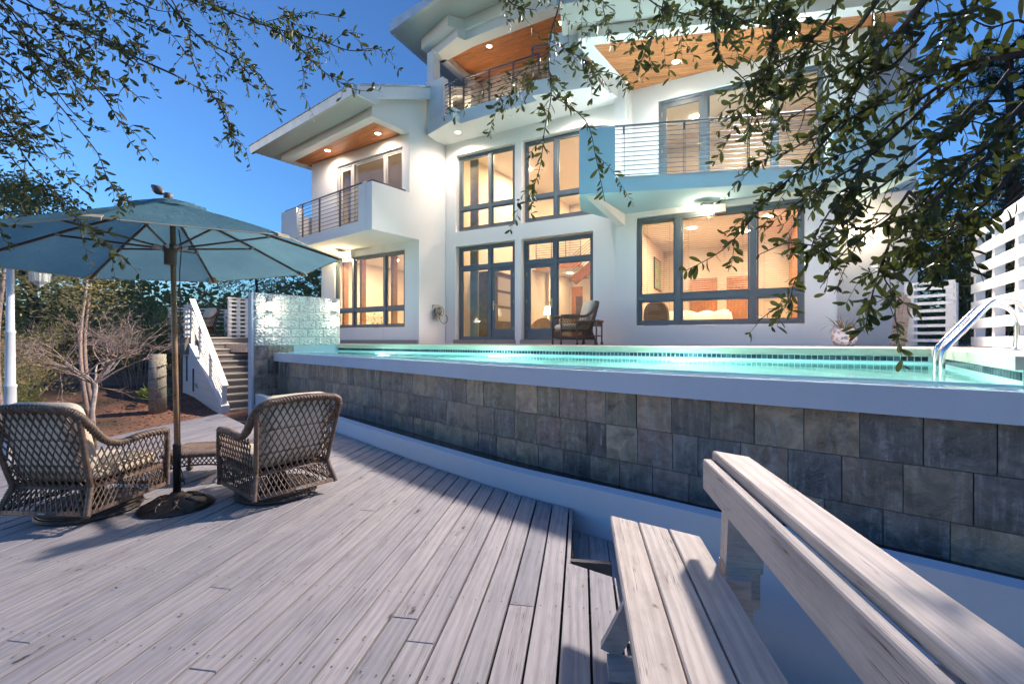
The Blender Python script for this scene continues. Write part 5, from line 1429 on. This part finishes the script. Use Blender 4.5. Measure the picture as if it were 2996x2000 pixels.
# ================================================================== vegetation
def leaf_mat(name, c, c2, trans=.35, rough=.35):
    t = NT(name); oi = t.n('ObjectInfo'); v = t.obj()
    geo = t.n('NewGeometry')
    f = t.math('ADD', t.math('MULTIPLY', geo.outputs['Random Per Island'], .8), t.math('MULTIPLY', oi.outputs['Random'], .2))
    col = t.ramp(f, [(0, c), (.6, tuple((a+b)/2 for a, b in zip(c, c2))), (.93, c2), (1, (c2[0]*1.9, c2[1]*1.15, c2[2]*.9))])
    b = t.n('BsdfPrincipled', Roughness=rough); t.l(col, b.inputs['Base Color']); b.inputs['Specular IOR Level'].default_value = .18
    tr = t.n('BsdfTranslucent', Color=t.mix(.4, col, (.20, .26, .05)))
    mx = t.n('MixShader', i0=trans); t.l(b.outputs[0], mx.inputs[1]); t.l(tr.outputs[0], mx.inputs[2]); t.l(mx.outputs[0], t.out.inputs[0]); return t.m
OAKLEAF = leaf_mat('oak_leaf', (.026, .031, .012), (.072, .076, .026), .25, .5)
OAKBARK = plain('oak_bark', (.055, .048, .044), .9, bump=.6, bs=60, var=.5, vs_=20)
SHRUBLEAF = leaf_mat('shrub_leaf', (.16, .15, .06), (.34, .30, .14), .42, .6)
OLIVELEAF = leaf_mat('olive_shrub_leaf', (.19, .17, .075), (.42, .36, .18), .4, .5)
GREENLEAF = leaf_mat('bright_shrub_leaf', (.10, .15, .055), (.24, .31, .12), .3, .5)
PALMLEAF = leaf_mat('palmetto_leaf', (.09, .14, .045), (.24, .32, .11), .25, .4)
PINENEEDLE = leaf_mat('pine_needle', (.018, .045, .03), (.04, .085, .05), .2, .5)
TWIG = plain('bare_twig', (.36, .27, .235), .85, var=.35, vs_=30)
def px3(px, py, Z): return Vector(((px-1498)/1331.6*Z, Z, CAMZ - (py-994)/1331.6*Z))

def leaf_faces(L_, w, fold, curl, segs=5):
    """blade along +x, midrib on the axis, two halves folded upward"""
    V = []; F = []
    prof = [(0, .06), (.14, .42), (.36, .82), (.60, 1.0), (.82, .80), (.94, .45), (1.0, .10)]
    segs = len(prof)-1
    for f, q in prof:
        ww = w*q*.5; z = -curl*L_*f*f
        V += [(f*L_, 0, z), (f*L_, ww, z + fold*ww), (f*L_, -ww, z + fold*ww)]
    for k in range(segs):
        a = k*3; b = a+3
        F += [(a, b, b+1, a+1), (a, a+2, b+2, b)]
    return V, F
LEAFV = [leaf_faces(1, .33, .25, .16), leaf_faces(1, .38, .12, -.12), leaf_faces(1, .28, .45, .3), leaf_faces(1, .41, .3, .05)]
leafme = []
for V, F in LEAFV:
    m = MB(); m.add(V, F, True); me = m.mesh('leaf'); me.materials.append(OAKLEAF); leafme.append(me)
def oak(name, label, trunk, limbs, depth, seed, lsize, dens, twigp, trunk_r):
    r = random.Random(seed)
    t = thing(name, label, 'tree', (trunk[0][0], trunk[0][1], trunk[0][2]))
    m = MB(); m.tube(spline(trunk, 5), [trunk_r*(1 - .5*k/(len(trunk)*5-5)) for k in range((len(trunk)-1)*5+1)], 12); obj('trunk', m, OAKBARK, t)
    wood = MB(); spots = []      # (pos, dir)
    def stem(P, r0, r1, leafy, lvl, tw=1.0):
        P = spline(P, 4) if len(P) > 2 else [Vector(P[0]), Vector(P[0]).lerp(Vector(P[1]), .5), Vector(P[1])]
        n = len(P); rs = [r0 + (r1-r0)*k/(n-1) for k in range(n)]
        wood.tube(P, rs, 6 if lvl == 0 else 4, False)
        tot = sum((P[i+1]-P[i]).length for i in range(n-1)); d = 0.0; step = .022/dens
        i = 0; acc = 0
        x = r.random()*step
        while x < tot:
            y = x; i = 0
            while i < n-2 and y > (P[i+1]-P[i]).length: y -= (P[i+1]-P[i]).length; i += 1
            s = P[i+1]-P[i]; L0 = max(s.length, 1e-6); p = P[i] + s*(y/L0); s = s/L0; f = x/tot
            if f > leafy and r.random() < .95:
                for q in range(r.choice([1, 1, 2, 2, 3])):
                    v = Vector((r.gauss(0, 1), r.gauss(0, 1), r.gauss(0, 1))); v = (v - s*v.dot(s)).normalized()
                    spots.append((p, (v + s*r.uniform(.1, 1.1) + Vector((0, 0, r.uniform(-.5, .15)))).normalized(), lsize*r.uniform(.55, 1.25)*(.8 if lvl else 1.0)))
            if lvl < 2 and f > .08 and r.random() < tw*twigp*(1.0 if lvl == 0 else .45):
                v = Vector((r.gauss(0, 1), r.gauss(0, .8), r.gauss(-.25, .8))); v = (v - s*v.dot(s)*.4).normalized()
                L1 = r.uniform(.08, .34)*(1 if lvl == 0 else .5)*(1.3 - .5*f)*depthscale
                q1 = p + (v*.6 + s*.6)*L1*.5 + Vector((r.gauss(0, .01), r.gauss(0, .01), 0)); q2 = p + (v*.55 + s*.75)*L1 + Vector((0, 0, -.18*L1))
                stem([p, q1, q2], max(.0014, r1*1.0 if lvl else .0024), .0008, .05 if lvl else .1, lvl+1, tw)
            x += step*r.uniform(.6, 1.4)
    depthscale = lsize/.05
    for lm in limbs:
        pts, r0, leafy = lm[:3]; tw = lm[3] if len(lm) > 3 else 1.0
        stem([px3(p[0], p[1], depth(p[0], p[1]) + (p[2] if len(p) > 2 else 0)) for p in pts], r0, .0016, leafy, 0, tw)
    # limbs run back to the trunk, or fork from the nearest other limb
    L3 = [[px3(p[0], p[1], depth(p[0], p[1])) for p in lm[0]] for lm in limbs]
    L3 = [spline(q, 4) for q in L3]; tk = spline(trunk, 5)[-9:]
    for i, lm in enumerate(limbs):
        x, y = lm[0][0][:2]; a = L3[i][0]
        if x < 0 or y < 0 or x > 2996:
            b = min(tk, key=lambda q: (q-a).length); mid = a.lerp(b, .5) + Vector((0, 0, .12))
            wood.tube(spline([b, mid, a], 5), [max(lm[1]*2.2, .012) + (lm[1] - max(lm[1]*2.2, .012))*k/10 for k in range(11)], 6, False)
        else:
            b = min((q for j, P in enumerate(L3) if j != i for q in P), key=lambda q: (q-a).length)
            if (b-a).length > .004: wood.tube([b, b.lerp(a, .5) + Vector((0, 0, -.01)), a], [lm[1]*1.1, lm[1], lm[1]], 5, False)
    obj('branches', wood, OAKBARK, t)
    def key(s):
        p = s[0]
        if p.y < .2: return 1e9
        X = 1498 + 1331.6*p.x/p.y; Y = 994 - 1331.6*(p.z-CAMZ)/p.y
        inside = 0 <= X <= 2996 and 0 <= Y <= 2000
        return (0 if inside else 1e6) + p.y/s[2]
    spots.sort(key=key)
    for (p, d, s) in spots[:300]:
        q = d.to_track_quat('X', 'Z'); q = q @ __import__('mathutils').Quaternion((1, 0, 0), r.uniform(-2.2, 2.2))
        o = obj('leaf', r.choice(leafme), None, t, loc=p, rot=q.to_euler()); o.scale = (s, s, s)
    fol = MB()
    for (p, d, s) in spots[300:]:
        V, F = r.choice(LEAFV); q = d.to_track_quat('X', 'Z'); a = r.uniform(-2.2, 2.2)
        R3 = q.to_matrix() @ Matrix.Rotation(a, 3, 'X')
        fol.add([R3 @ (Vector(v)*s) + p for v in V], F, True)
    obj('foliage', fol, OAKLEAF, t, kind='stuff')
    return len(spots)
c8 = lambda l: [(x*.5102, y*.5102) for x, y in l]
left_limbs = [
 (c8([(-300, -250), (100, 0), (560, 200), (760, 320), (1000, 430), (1110, 490), (1230, 560), (1300, 700), (1370, 850)]), .008, .15),
 (c8([(700, -300), (950, 0), (1130, 200), (1350, 330), (1500, 440), (1560, 560), (1610, 630)]), .006, .2),
 (c8([(900, -250), (1180, 0), (1420, 110), (1560, 160), (1830, 230), (2000, 290), (2150, 285)]), .006, .2),
 (c8([(1560, 165), (1700, 260), (1830, 390), (2000, 500), (2110, 525)]), .003, .0),
 (c8([(1500, 130), (1640, 100), (1750, 75), (1980, 105)]), .002, .0),
 (c8([(-300, 100), (0, 330), (150, 440), (300, 560), (450, 740), (560, 880), (620, 1030), (720, 1150)]), .006, .1),
 (c8([(-250, 350), (0, 640), (130, 880), (270, 1060), (430, 1240), (560, 1360), (730, 1500)]), .006, .25),
 (c8([(-100, -100), (130, 200), (350, 560), (480, 700), (610, 760)]), .005, .1),
 (c8([(-50, -50), (280, 250), (480, 440), (600, 560), (680, 690), (745, 750)]), .005, .1),
 (c8([(100, -50), (430, 270), (560, 400), (700, 480), (830, 595)]), .004, .2),
 (c8([(950, -60), (1080, 180), (1100, 330), (1170, 480), (1290, 640), (1340, 800), (1345, 900)]), .004, .1),
 (c8([(1200, -100), (1260, 60), (1320, 240), (1400, 420), (1430, 560)]), .003, .1),
 (c8([(-200, 900), (0, 1330), (60, 1400), (80, 1430)]), .003, .3),
 (c8([(-300, -50), (0, 150), (200, 300), (420, 380), (540, 480)]), .006, .05),
 (c8([(-300, 200), (-20, 450), (120, 640), (250, 760), (420, 900)]), .005, .05),
 (c8([(-300, 400), (0, 560), (160, 760), (330, 960), (480, 1090)]), .005, .1),
 (c8([(200, -200), (330, 30), (420, 160), (640, 250), (800, 260)]), .005, .05),
 (c8([(400, -200), (560, 0), (760, 110), (960, 180), (1060, 300)]), .005, .05),
 (c8([(-200, -200), (60, 60), (160, 240), (190, 420), (240, 560)]), .006, .05),
 (c8([(-300, 500), (-40, 760), (60, 900), (160, 1020), (190, 1090)]), .004, .1),
 (c8([(900, -200), (1040, -20), (1250, 40), (1430, 90)]), .004, .1),
 (c8([(560, -200), (700, -40), (900, 60), (1050, 60)]), .004, .05),
 (c8([(0, -150), (250, -20), (430, 60), (600, 60)]), .005, .05),
 (c8([(-150, -80), (60, 120), (240, 150), (380, 210)]), .004, .05),
 (c8([(-200, 60), (0, 240), (100, 380), (140, 520)]), .004, .05),
 (c8([(-200, 500), (0, 700), (160, 860), (260, 900)]), .004, .05),
]
def dl(x, y): return 2.55 + .25*math.sin(x*.011) + .0003*(x-300) + .2*math.cos(y*.013)
n1 = oak('live_oak_tree', 'live oak whose fine leafy branches hang over the umbrella', [(-5.2, 1.2, -.45), (-5.1, 1.3, 1.2), (-4.7, 1.5, 2.6), (-3.9, 1.9, 3.9), (-3.0, 2.3, 4.6)], left_limbs, dl, 31, .048, .56, .23, .16)
R_l = [
 ([(3250, 120), (2996, 159), (2870, 176), (2729, 214), (2626, 264), (2499, 341), (2454, 367), (2347, 486), (2236, 593), (2209, 629), (2113, 732), (1995, 797)], .011, .1, .7),
 ([(2800, -150), (2694, 15), (2587, 145), (2518, 249), (2440, 340), (2360, 400)], .012, .1),
 ([(2700, -150), (2568, 0), (2518, 70), (2440, 130), (2330, 190)], .008, .1),
 ([(2900, 170), (2866, 176), (2702, 318), (2590, 420), (2480, 500), (2380, 560), (2300, 620)], .010, .15),
 ([(2900, 450), (2760, 560), (2660, 640), (2610, 696), (2566, 812), (2543, 902), (2530, 955), (2492, 995)], .006, .1, .25),
 ([(2800, 500), (2710, 640), (2686, 750), (2704, 821)], .005, .1),
 ([(2600, 720), (2583, 803), (2637, 879), (2682, 902)], .003, .1, .3),
 ([(1660, -120), (1636, 15), (1613, 96), (1605, 184), (1613, 275), (1593, 383), (1578, 497), (1540, 597)], .005, .12, .6),
 ([(1613, 278), (1712, 352), (1743, 459), (1770, 590)], .0028, .05, .5),
 ([(1613, 122), (1697, 168), (1766, 222)], .0022, .05),
 ([(1605, 153), (1540, 200), (1483, 249), (1444, 318)], .0022, .05),
 ([(1960, -100), (1930, 54), (1884, 161), (1861, 214)], .004, .1),
 ([(2080, -60), (2098, 145), (2159, 214), (2194, 249)], .004, .1),
 ([(2300, -120), (2266, 99), (2251, 184), (2232, 249), (2178, 421)], .005, .15),
 ([(2500, 660), (2408, 717), (2309, 710), (2247, 733), (2215, 748)], .003, .05, .4),
 ([(2460, 640), (2362, 771), (2324, 824), (2305, 886), (2247, 905)], .003, .2, .3),
 ([(1450, -140), (1480, -10), (1520, 20), (1570, 30)], .004, .1),
 ([(1700, -120), (1760, 0), (1800, 40), (1740, 80)], .004, .1),
 ([(1850, -120), (1900, 0), (2000, 40), (2120, 60)], .005, .05),
 ([(2000, -120), (2080, 0), (2180, 60), (2300, 80)], .005, .05),
 ([(2150, -120), (2240, 0), (2330, 90), (2420, 150)], .005, .05),
 ([(2500, -100), (2420, 60), (2330, 160), (2240, 220), (2150, 290)], .006, .05),
 ([(2700, 100), (2600, 200), (2460, 260), (2340, 330), (2240, 390)], .006, .05),
 ([(2750, 250), (2640, 330), (2540, 420), (2440, 460), (2340, 520)], .006, .05),
 ([(2850, 300), (2740, 420), (2640, 500), (2560, 560), (2460, 640)], .006, .05),
 ([(2996, 350), (2860, 450), (2760, 520), (2690, 600), (2620, 640)], .006, .05),
 ([(3050, 250), (2960, 340), (2900, 430), (2850, 540), (2800, 640)], .006, .05),
 ([(3050, 420), (2960, 500), (2900, 580), (2830, 640), (2760, 700)], .006, .05),
 ([(3050, 100), (2980, 60), (2900, 80), (2830, 50)], .004, .1),
 ([(2900, -60), (2820, 60), (2760, 130), (2700, 210)], .006, .1),
 ([(2560, 420), (2500, 520), (2440, 600), (2390, 680), (2370, 740)], .005, .05),
 ([(2660, 560), (2600, 640), (2520, 690), (2450, 760), (2410, 830)], .005, .05, .5),
 ([(2480, 300), (2400, 380), (2330, 430), (2260, 460), (2190, 480)], .005, .05),
 ([(2560, 150), (2480, 200), (2400, 230), (2310, 250), (2230, 300)], .005, .05),
 ([(2960, 200), (2880, 300), (2820, 360), (2740, 380), (2660, 440)], .006, .05),
 ([(3000, 560), (2900, 640), (2840, 680), (2780, 760), (2740, 800)], .004, .05),
]
def dr(x, y): return max(1.25, 2.75 - (x-1450)*.00105 + .16*math.sin(y*.012 + x*.004))
n2 = oak('live_oak_tree', 'live oak whose dense dark leaves hang in front of the long balcony', [(4.6, .6, -.45), (4.4, .8, 1.2), (3.9, 1.0, 2.6), (3.0, 1.3, 3.4), (2.4, 1.5, 3.8)], R_l, dr, 77, .054, .74, .26, .18)

# ---- shrubs behind the mulch bed
def shrub(name, label, c, rad, h, mat, n, ls, seed, stems=6, group='thicket shrubs', upright=.4):
    r = random.Random(seed); t = thing(name, label, 'shrub', c, group)
    wd = MB(); fo = MB()
    tips = []
    for k in range(stems*3):
        a = r.uniform(0, 6.28); rr_ = r.random()**.5*rad; hh = h*r.uniform(.45, 1.0)*(1 - .35*(rr_/rad)**2)
        tip = Vector((c[0] + rr_*math.cos(a), c[1] + rr_*math.sin(a), c[2] + hh)); b0 = Vector((c[0] + .3*rr_*math.cos(a), c[1] + .3*rr_*math.sin(a), c[2]))
        mid = b0.lerp(tip, .5) + Vector((r.gauss(0, .12), r.gauss(0, .12), .1)); P = spline([b0, mid, tip], 4)
        wd.tube(P, [.022*(1-.8*q/(len(P)-1)) for q in range(len(P))], 4, False); tips.append(P)
    cl = []
    for k in range(max(8, n//55)):
        P = r.choice(tips); p = P[r.randrange(len(P)//2, len(P))]; cl.append(p + Vector((r.gauss(0, .25), r.gauss(0, .25), r.gauss(0, .2))))
    for k in range(n):
        p = r.choice(cl) + Vector((r.gauss(0, .16), r.gauss(0, .16), r.gauss(0, .15)))
        if p.z < c[2] + .05: p.z = c[2] + .05 + r.random()*.3
        d = Vector((r.gauss(0, 1), r.gauss(0, 1), r.gauss(upright, .7))).normalized(); L_ = ls*r.uniform(.6, 1.3); s = d.cross(Vector((r.gauss(0, 1), r.gauss(0, 1), r.gauss(0, 1)))).normalized()*L_*.16
        q = p + d*L_*.5; fo.add([p, q + s, p + d*L_, q - s], [(0, 1, 2, 3)])
    obj('stems', wd, TWIG, t, kind='stuff'); obj('foliage', fo, mat, t, kind='stuff')
SH = [(-14.5, 14.5, 2.0, 3.4, 0), (-12.4, 15.0, 1.8, 3.2, 1), (-10.6, 15.8, 1.7, 3.1, 2), (-13.2, 12.0, 1.6, 2.6, 1), (-9.0, 17.0, 1.7, 3.6, 2), (-7.4, 17.6, 1.6, 3.7, 0), (-5.9, 18.2, 1.5, 3.6, 2),
      (-11.5, 9.6, 1.5, 2.7, 1), (-9.7, 7.2, 1.3, 2.4, 1), (-16.5, 12.5, 2.2, 3.6, 0), (-8.0, 19.5, 2.0, 4.4, 0), (-11.5, 18.5, 2.2, 4.2, 0), (-12.6, 6.6, 1.6, 3.0, 0), (-15.0, 18.5, 2.4, 4.6, 1), (-4.9, 16.2, 1.0, 3.2, 0)]
SLAB = ['dark green shrub deep in the thicket behind the lamp post', 'olive shrub behind the bare twigged tree, deep in the thicket', 'narrow leaved bright shrub behind the timber pile', 'olive shrub beside the thin grey trunk in the thicket',
 'narrow leaved bright shrub just behind the stair railing', 'dark shrub behind the back railing of the landing', 'narrow leaved bright shrub between the landing and the block wall', 'low olive shrub behind the palmettos',
 'low olive shrub beside the foot of the lamp post', 'broad dark shrub at the far edge of the thicket', 'tall dark shrub rising behind the block wall', 'tall dark shrub rising behind the timber pile', 'dark shrub beyond the lamp post and the deck edge', 'tall olive shrub beneath the rounded tree', 'dark shrub squeezed against the corner of the house']
labs = ['dark green leafy shrub in the thicket behind the mulch bed', 'olive leaved shrub in the thicket behind the mulch bed', 'bright green narrow leaved shrub in the thicket behind the stair']
for k, (x, y, ra, h, ki) in enumerate(SH):
    shrub('shrub', SLAB[k], (x, y, gz(x, y)-.03), ra, h, [SHRUBLEAF, OLIVELEAF, GREENLEAF][ki], 5200, .085 if ki != 2 else .13, 100+k, group='thicket shrubs')
SR = [(8.6, 11.5, 1.3, 3.2), (10.2, 10.4, 1.4, 3.9), (9.4, 13.2, 1.5, 4.4), (11.8, 9.0, 1.4, 4.4), (9.4, 9.0, .9, 2.6), (12.6, 11.5, 1.8, 5.2)]
for k, (x, y, ra, h) in enumerate(SR):
    shrub('shrub', ['bright green shrub at the corner of the house by the pot', 'dark shrub between the low railing and the privacy fence', 'bright green shrub set back beside the house wall', 'dark shrub pressed against the privacy fence', 'small dark shrub behind the leaning planks', 'big dark shrub beneath the tall pine'][k], (x, y, ZD-.3), ra, h, GREENLEAF if k in (0, 2) else SHRUBLEAF, 6000, .10, 300+k, group='shrubs beside the house')
# taller trees
def pine(c, h, label, seed, n=80):
    r = random.Random(seed); t = thing('pine_tree', label, 'tree', c, 'pines behind the house')
    wd = MB(); m = MB(); m.tube([(c[0], c[1], c[2]), (c[0]+.1, c[1], c[2]+h*.5), (c[0], c[1], c[2]+h)], [.16, .11, .03], 8); obj('trunk', m, OAKBARK, t)
    fo = MB()
    for k in range(n):
        f = r.uniform(.22, 1.0); a = r.uniform(0, 6.28); L_ = (1.9*(1-f) + .5)*r.uniform(.7, 1.2); b0 = Vector((c[0], c[1], c[2] + h*f)); tip = b0 + Vector((math.cos(a)*L_, math.sin(a)*L_, L_*.25))
        wd.tube([b0, b0.lerp(tip, .5) + Vector((0, 0, .08)), tip], [.03, .018, .008], 4, False)
        for q in range(7):
            p = b0.lerp(tip, r.uniform(.35, 1.0)) + Vector((r.gauss(0, .06), r.gauss(0, .06), r.gauss(0, .06)))
            for z in range(26):
                d = Vector((r.gauss(0, 1), r.gauss(0, 1), r.gauss(.25, .8))).normalized(); s = d.cross(Vector((0, 0, 1))).normalized()*.006; e = p + d*r.uniform(.16, .28)
                fo.add([p - s, p + s, e], [(0, 1, 2)])
    obj('limbs', wd, OAKBARK, t, kind='stuff'); obj('crown', fo, PINENEEDLE, t, kind='stuff')
pine((9.7, 8.9, 1.0), 6.2, 'long needled pine standing behind the privacy fence', 5)
pine((12.3, 10.2, 1.0), 7.4, 'tall pine between the privacy fence and the house', 6)
pine((8.9, 12.4, 1.0), 5.6, 'young pine at the corner of the house', 7)
def bgtree(c, h, rad, mat, n, ls, label, seed):
    r = random.Random(seed); t = thing('broadleaf_tree', label, 'tree', c, 'trees behind the garden')
    m = MB(); m.tube([(c[0], c[1], c[2]), (c[0]+.2, c[1], c[2]+h*.4), (c[0]-.1, c[1], c[2]+h*.85)], [.2, .14, .05], 8)
    for k in range(10):
        a = r.uniform(0, 6.28); b0 = Vector((c[0], c[1], c[2] + h*r.uniform(.3, .7))); m.tube([b0, b0 + Vector((math.cos(a)*rad*.5, math.sin(a)*rad*.5, h*.12)), b0 + Vector((math.cos(a)*rad*.85, math.sin(a)*rad*.85, h*.2))], [.06, .04, .015], 5, False)
    obj('trunk', m, OAKBARK, t); fo = MB(); cl = []
    for k in range(70):
        a = r.uniform(0, 6.28); q = r.random()**.5; z = r.uniform(.3, 1.0); w = rad*math.sin(math.pi*min(1, z*.78 + .15)); cl.append(Vector((c[0] + q*w*math.cos(a), c[1] + q*w*math.sin(a), c[2] + h*z)))
    for k in range(n):
        p = r.choice(cl) + Vector((r.gauss(0, .3), r.gauss(0, .3), r.gauss(0, .24))); d = Vector((r.gauss(0, 1), r.gauss(0, 1), r.gauss(.1, .8))).normalized(); L_ = ls*r.uniform(.6, 1.3); s = d.orthogonal().normalized()*L_*.22; q = p + d*L_*.5
        fo.add([p, q + s, p + d*L_, q - s], [(0, 1, 2, 3)])
    obj('crown', fo, mat, t, kind='stuff')
bgtree((-16.5, 15.5, -.3), 7.2, 3.0, SHRUBLEAF, 5200, .16, 'rounded broadleaf tree rising above the umbrella canopy', 41)
bgtree((-21, 18, -.3), 8.0, 3.4, SHRUBLEAF, 4200, .18, 'broadleaf tree far back in the thicket', 42)
bgtree((-9.5, 24, -.3), 6.0, 3.2, SHRUBLEAF, 3600, .18, 'low broadleaf tree behind the stair landing', 43)
bgtree((-14, 25, -.3), 6.4, 3.4, OLIVELEAF, 3600, .18, 'olive toned tree behind the thicket', 44)
bgtree((16, 14, .5), 7.5, 3.2, SHRUBLEAF, 4200, .18, 'dark tree beyond the house and the privacy fence', 45)
# far wood closing the view
fo = MB(); r = random.Random(90)
for k in range(46000):
    if k < 34000: x = r.uniform(-60, -3); y = 21 + r.random()*8 + max(0, -x-20)*.1; h = 3.6 + 1.6*math.sin(x*.5) + 1.2*math.sin(x*1.3+1)
    else: x = r.uniform(9, 40); y = 17 + r.random()*8; h = 5.0 + 1.6*math.sin(x*.6)
    z = -.5 + (h+.5)*r.random()**.8; p = Vector((x, y, z)); d = Vector((r.gauss(0, 1), r.gauss(0, 1), r.gauss(.1, .7))).normalized(); L_ = r.uniform(.22, .5); s = d.orthogonal().normalized()*L_*.28; q = p + d*L_*.5
    fo.add([p, q + s, p + d*L_, q - s], [(0, 1, 2, 3)])
tag(obj('far_wood', fo, SHRUBLEAF), 'dense dark wood closing the view behind the garden', 'wood', kind='stuff')
# bare crape myrtle
cm = thing('crape_myrtle_tree', 'leafless pale twigged tree standing in the mulch bed', 'tree', (-8.0, 8.7, -.45))
wd = MB(); r5 = random.Random(12); tw_ = MB()
def grow(p, d, L_, r0, lvl):
    n = 3; P = [p]; q = p; v = d
    for k in range(n):
        v = (v + Vector((r5.gauss(0, .16), r5.gauss(0, .16), r5.gauss(.03, .1)))).normalized(); q = q + v*L_/n; P.append(q)
    (wd if lvl < 2 else tw_).tube(P, [r0*(1-.35*k/n) for k in range(n+1)], 6 if lvl < 2 else 4, False)
    if lvl >= 6: return
    for k in range(r5.choice([2, 3, 3]) if lvl < 4 else r5.choice([1, 2, 3])):
        b = P[r5.choice([2, 3, 3])] if lvl else P[3]; dd = (v + Vector((r5.gauss(0, .68), r5.gauss(0, .68), r5.gauss(.0, .42)))).normalized()
        grow(b, dd, L_*r5.uniform(.58, .88), r0*.60, lvl+1)
wd.tube([(-8.0, 8.7, -.5), (-8.03, 8.7, .05), (-7.97, 8.71, .5), (-7.98, 8.7, .62)], [.05, .042, .038, .042], 9)
for k in range(12):
    a = k*.55 + .2; grow(Vector((-7.98, 8.7, .58)), Vector((math.cos(a)*1.1, math.sin(a)*.9, r5.uniform(.5, 1.3))).normalized(), .60, .019, 1)
obj('trunk', wd, plain('pale_bark', (.45, .38, .34), .85, var=.4, vs_=14), cm); obj('twigs', tw_, TWIG, cm, kind='stuff')
# palmettos
def palmetto(c, label, seed, n=13, R0=.85):
    r = random.Random(seed); t = thing('palmetto', label, 'palm', c, 'palmettos at the edge of the mulch')
    st_ = MB(); fo = MB()
    for k in range(n):
        a = r.uniform(0, 6.28); el = r.uniform(.35, 1.2); d = Vector((math.cos(a)*math.cos(el), math.sin(a)*math.cos(el), math.sin(el))); L_ = R0*r.uniform(.5, .9); e = Vector(c) + d*L_
        st_.tube([c, Vector(c) + d*L_*.5 + Vector((0, 0, .03)), e], .008, 4, False)
        up = (Vector((0, 0, 1)) - d*d.z).normalized(); sd_ = d.cross(up)
        for q in range(15):
            b = (q-7)/7*1.25; dd = (d*math.cos(b) + sd_*math.sin(b) + up*.12).normalized(); LL = R0*r.uniform(.45, .6)*(1-.25*abs(b)); s = dd.cross(up).normalized()*.014; m_ = e + dd*LL*.45 + Vector((0, 0, -.01)); f_ = e + dd*LL + Vector((0, 0, -.06))
            fo.add([e, m_ + s, f_, m_ - s], [(0, 1, 2, 3)])
    obj('stalks', st_, PALMLEAF, t, kind='stuff'); obj('fronds', fo, PALMLEAF, t, kind='stuff')
for k, (x, y, n_, R0) in enumerate([(-9.4, 8.2, 14, .9), (-8.9, 7.4, 12, .8), (-10.6, 9.4, 14, 1.0), (-10.2, 8.6, 12, .8), (-8.2, 6.3, 12, .8), (-9.6, 12.2, 10, .55), (-8.4, 12.8, 9, .5)]):
    palmetto((x, y, gz(x, y) + .05), ['fan palmetto right behind the bare twigged tree', 'fan palmetto beside the slender leaning trunk', 'large fan palmetto in front of the low olive shrub', 'fan palmetto among the thin trunks', 'fan palmetto at the foot of the lamp post', 'small palmetto sprouting by the timber pile', 'tiny palmetto between the timber pile and the stair wall'][k], 60+k, n_, R0)
# trunks at the edge of the thicket
for k, (x, y) in enumerate([(-8.3, 7.35), (-10.4, 11.0), (-11.6, 12.4)]):
    t = thing('sapling', ['slender leaning trunk next to the lamp post', 'thin bare trunk between palmettos and pile', 'thin grey trunk deep in the thicket'][k], 'tree', (x, y, gz(x, y)))
    m = MB(); m.tube(spline([(x+.15, y, gz(x, y)-.05), (x, y, .6), (x-.12, y+.1, 1.6), (x+.05, y+.1, 3.0)], 4), [.055 - .0025*q for q in range(13)], 7); obj('trunk', m, TWIG, t)
    fo = MB(); r = random.Random(k)
    for q in range(700):
        p = Vector((x + r.gauss(0, .5), y + r.gauss(0, .4), 2.7 + r.gauss(0, .35))); d = Vector((r.gauss(0, 1), r.gauss(0, 1), r.gauss(0, .6))).normalized()*.1; s = d.orthogonal().normalized()*.02; fo.add([p, p + d*.5 + s, p + d, p + d*.5 - s], [(0, 1, 2, 3)])
    obj('crown', fo, OLIVELEAF, t, kind='stuff')
# loose mulch chips and litter on the deck
ch = MB(); r = random.Random(2)
for k in range(5200):
    x, y = r.uniform(-11.5, -5.6), r.uniform(6, 14); 
    if y < 9.0 and x > -6.1: continue
    if x > -7.3 + (12-y)*.0 and y > 10.6: continue
    z = gz(x, y) + .012; a = r.uniform(0, 3.14); L_ = r.uniform(.015, .05); dx, dy = math.cos(a)*L_, math.sin(a)*L_
    ch.add([(x-dx, y-dy, z), (x+dy*.3, y-dx*.3, z + r.uniform(0, .02)), (x+dx, y+dy, z + r.uniform(-.004, .012)), (x-dy*.3, y+dx*.3, z)], [(0, 1, 2, 3)])
tag(obj('mulch_chips', ch, plain('mulch_chip', (.24, .12, .08), .9, var=.6, vs_=6)), 'reddish bark chips strewn over the mulch bed', 'mulch', kind='stuff')
for k in range(70):
    x, y = r.uniform(-4.5, .2), r.uniform(1.4, 5.5)
    if k == 0: dlf = MB()
    a = r.uniform(0, 6.28); L_ = r.uniform(.012, .03); d = Vector((math.cos(a), math.sin(a), .1)); s = Vector((-d.y, d.x, 0))*L_*.3
    if st(x, y)[1] < 9 and (x*.72 + y*.69) < 2.6: p = Vector((x, y, .006)); dlf.add([p, p + d*L_*.5 + s, p + d*L_, p + d*L_*.5 - s + Vector((0, 0, .004))], [(0, 1, 2, 3)])
tag(obj('fallen_leaves', dlf, DRY), 'small dry leaves scattered on the deck boards', 'leaves', kind='stuff')
print('LEAVES', n1, n2, 'TRIS', sum(len(me.polygons) for me in bpy.data.meshes)*2, 'OBJ', len(bpy.data.objects))
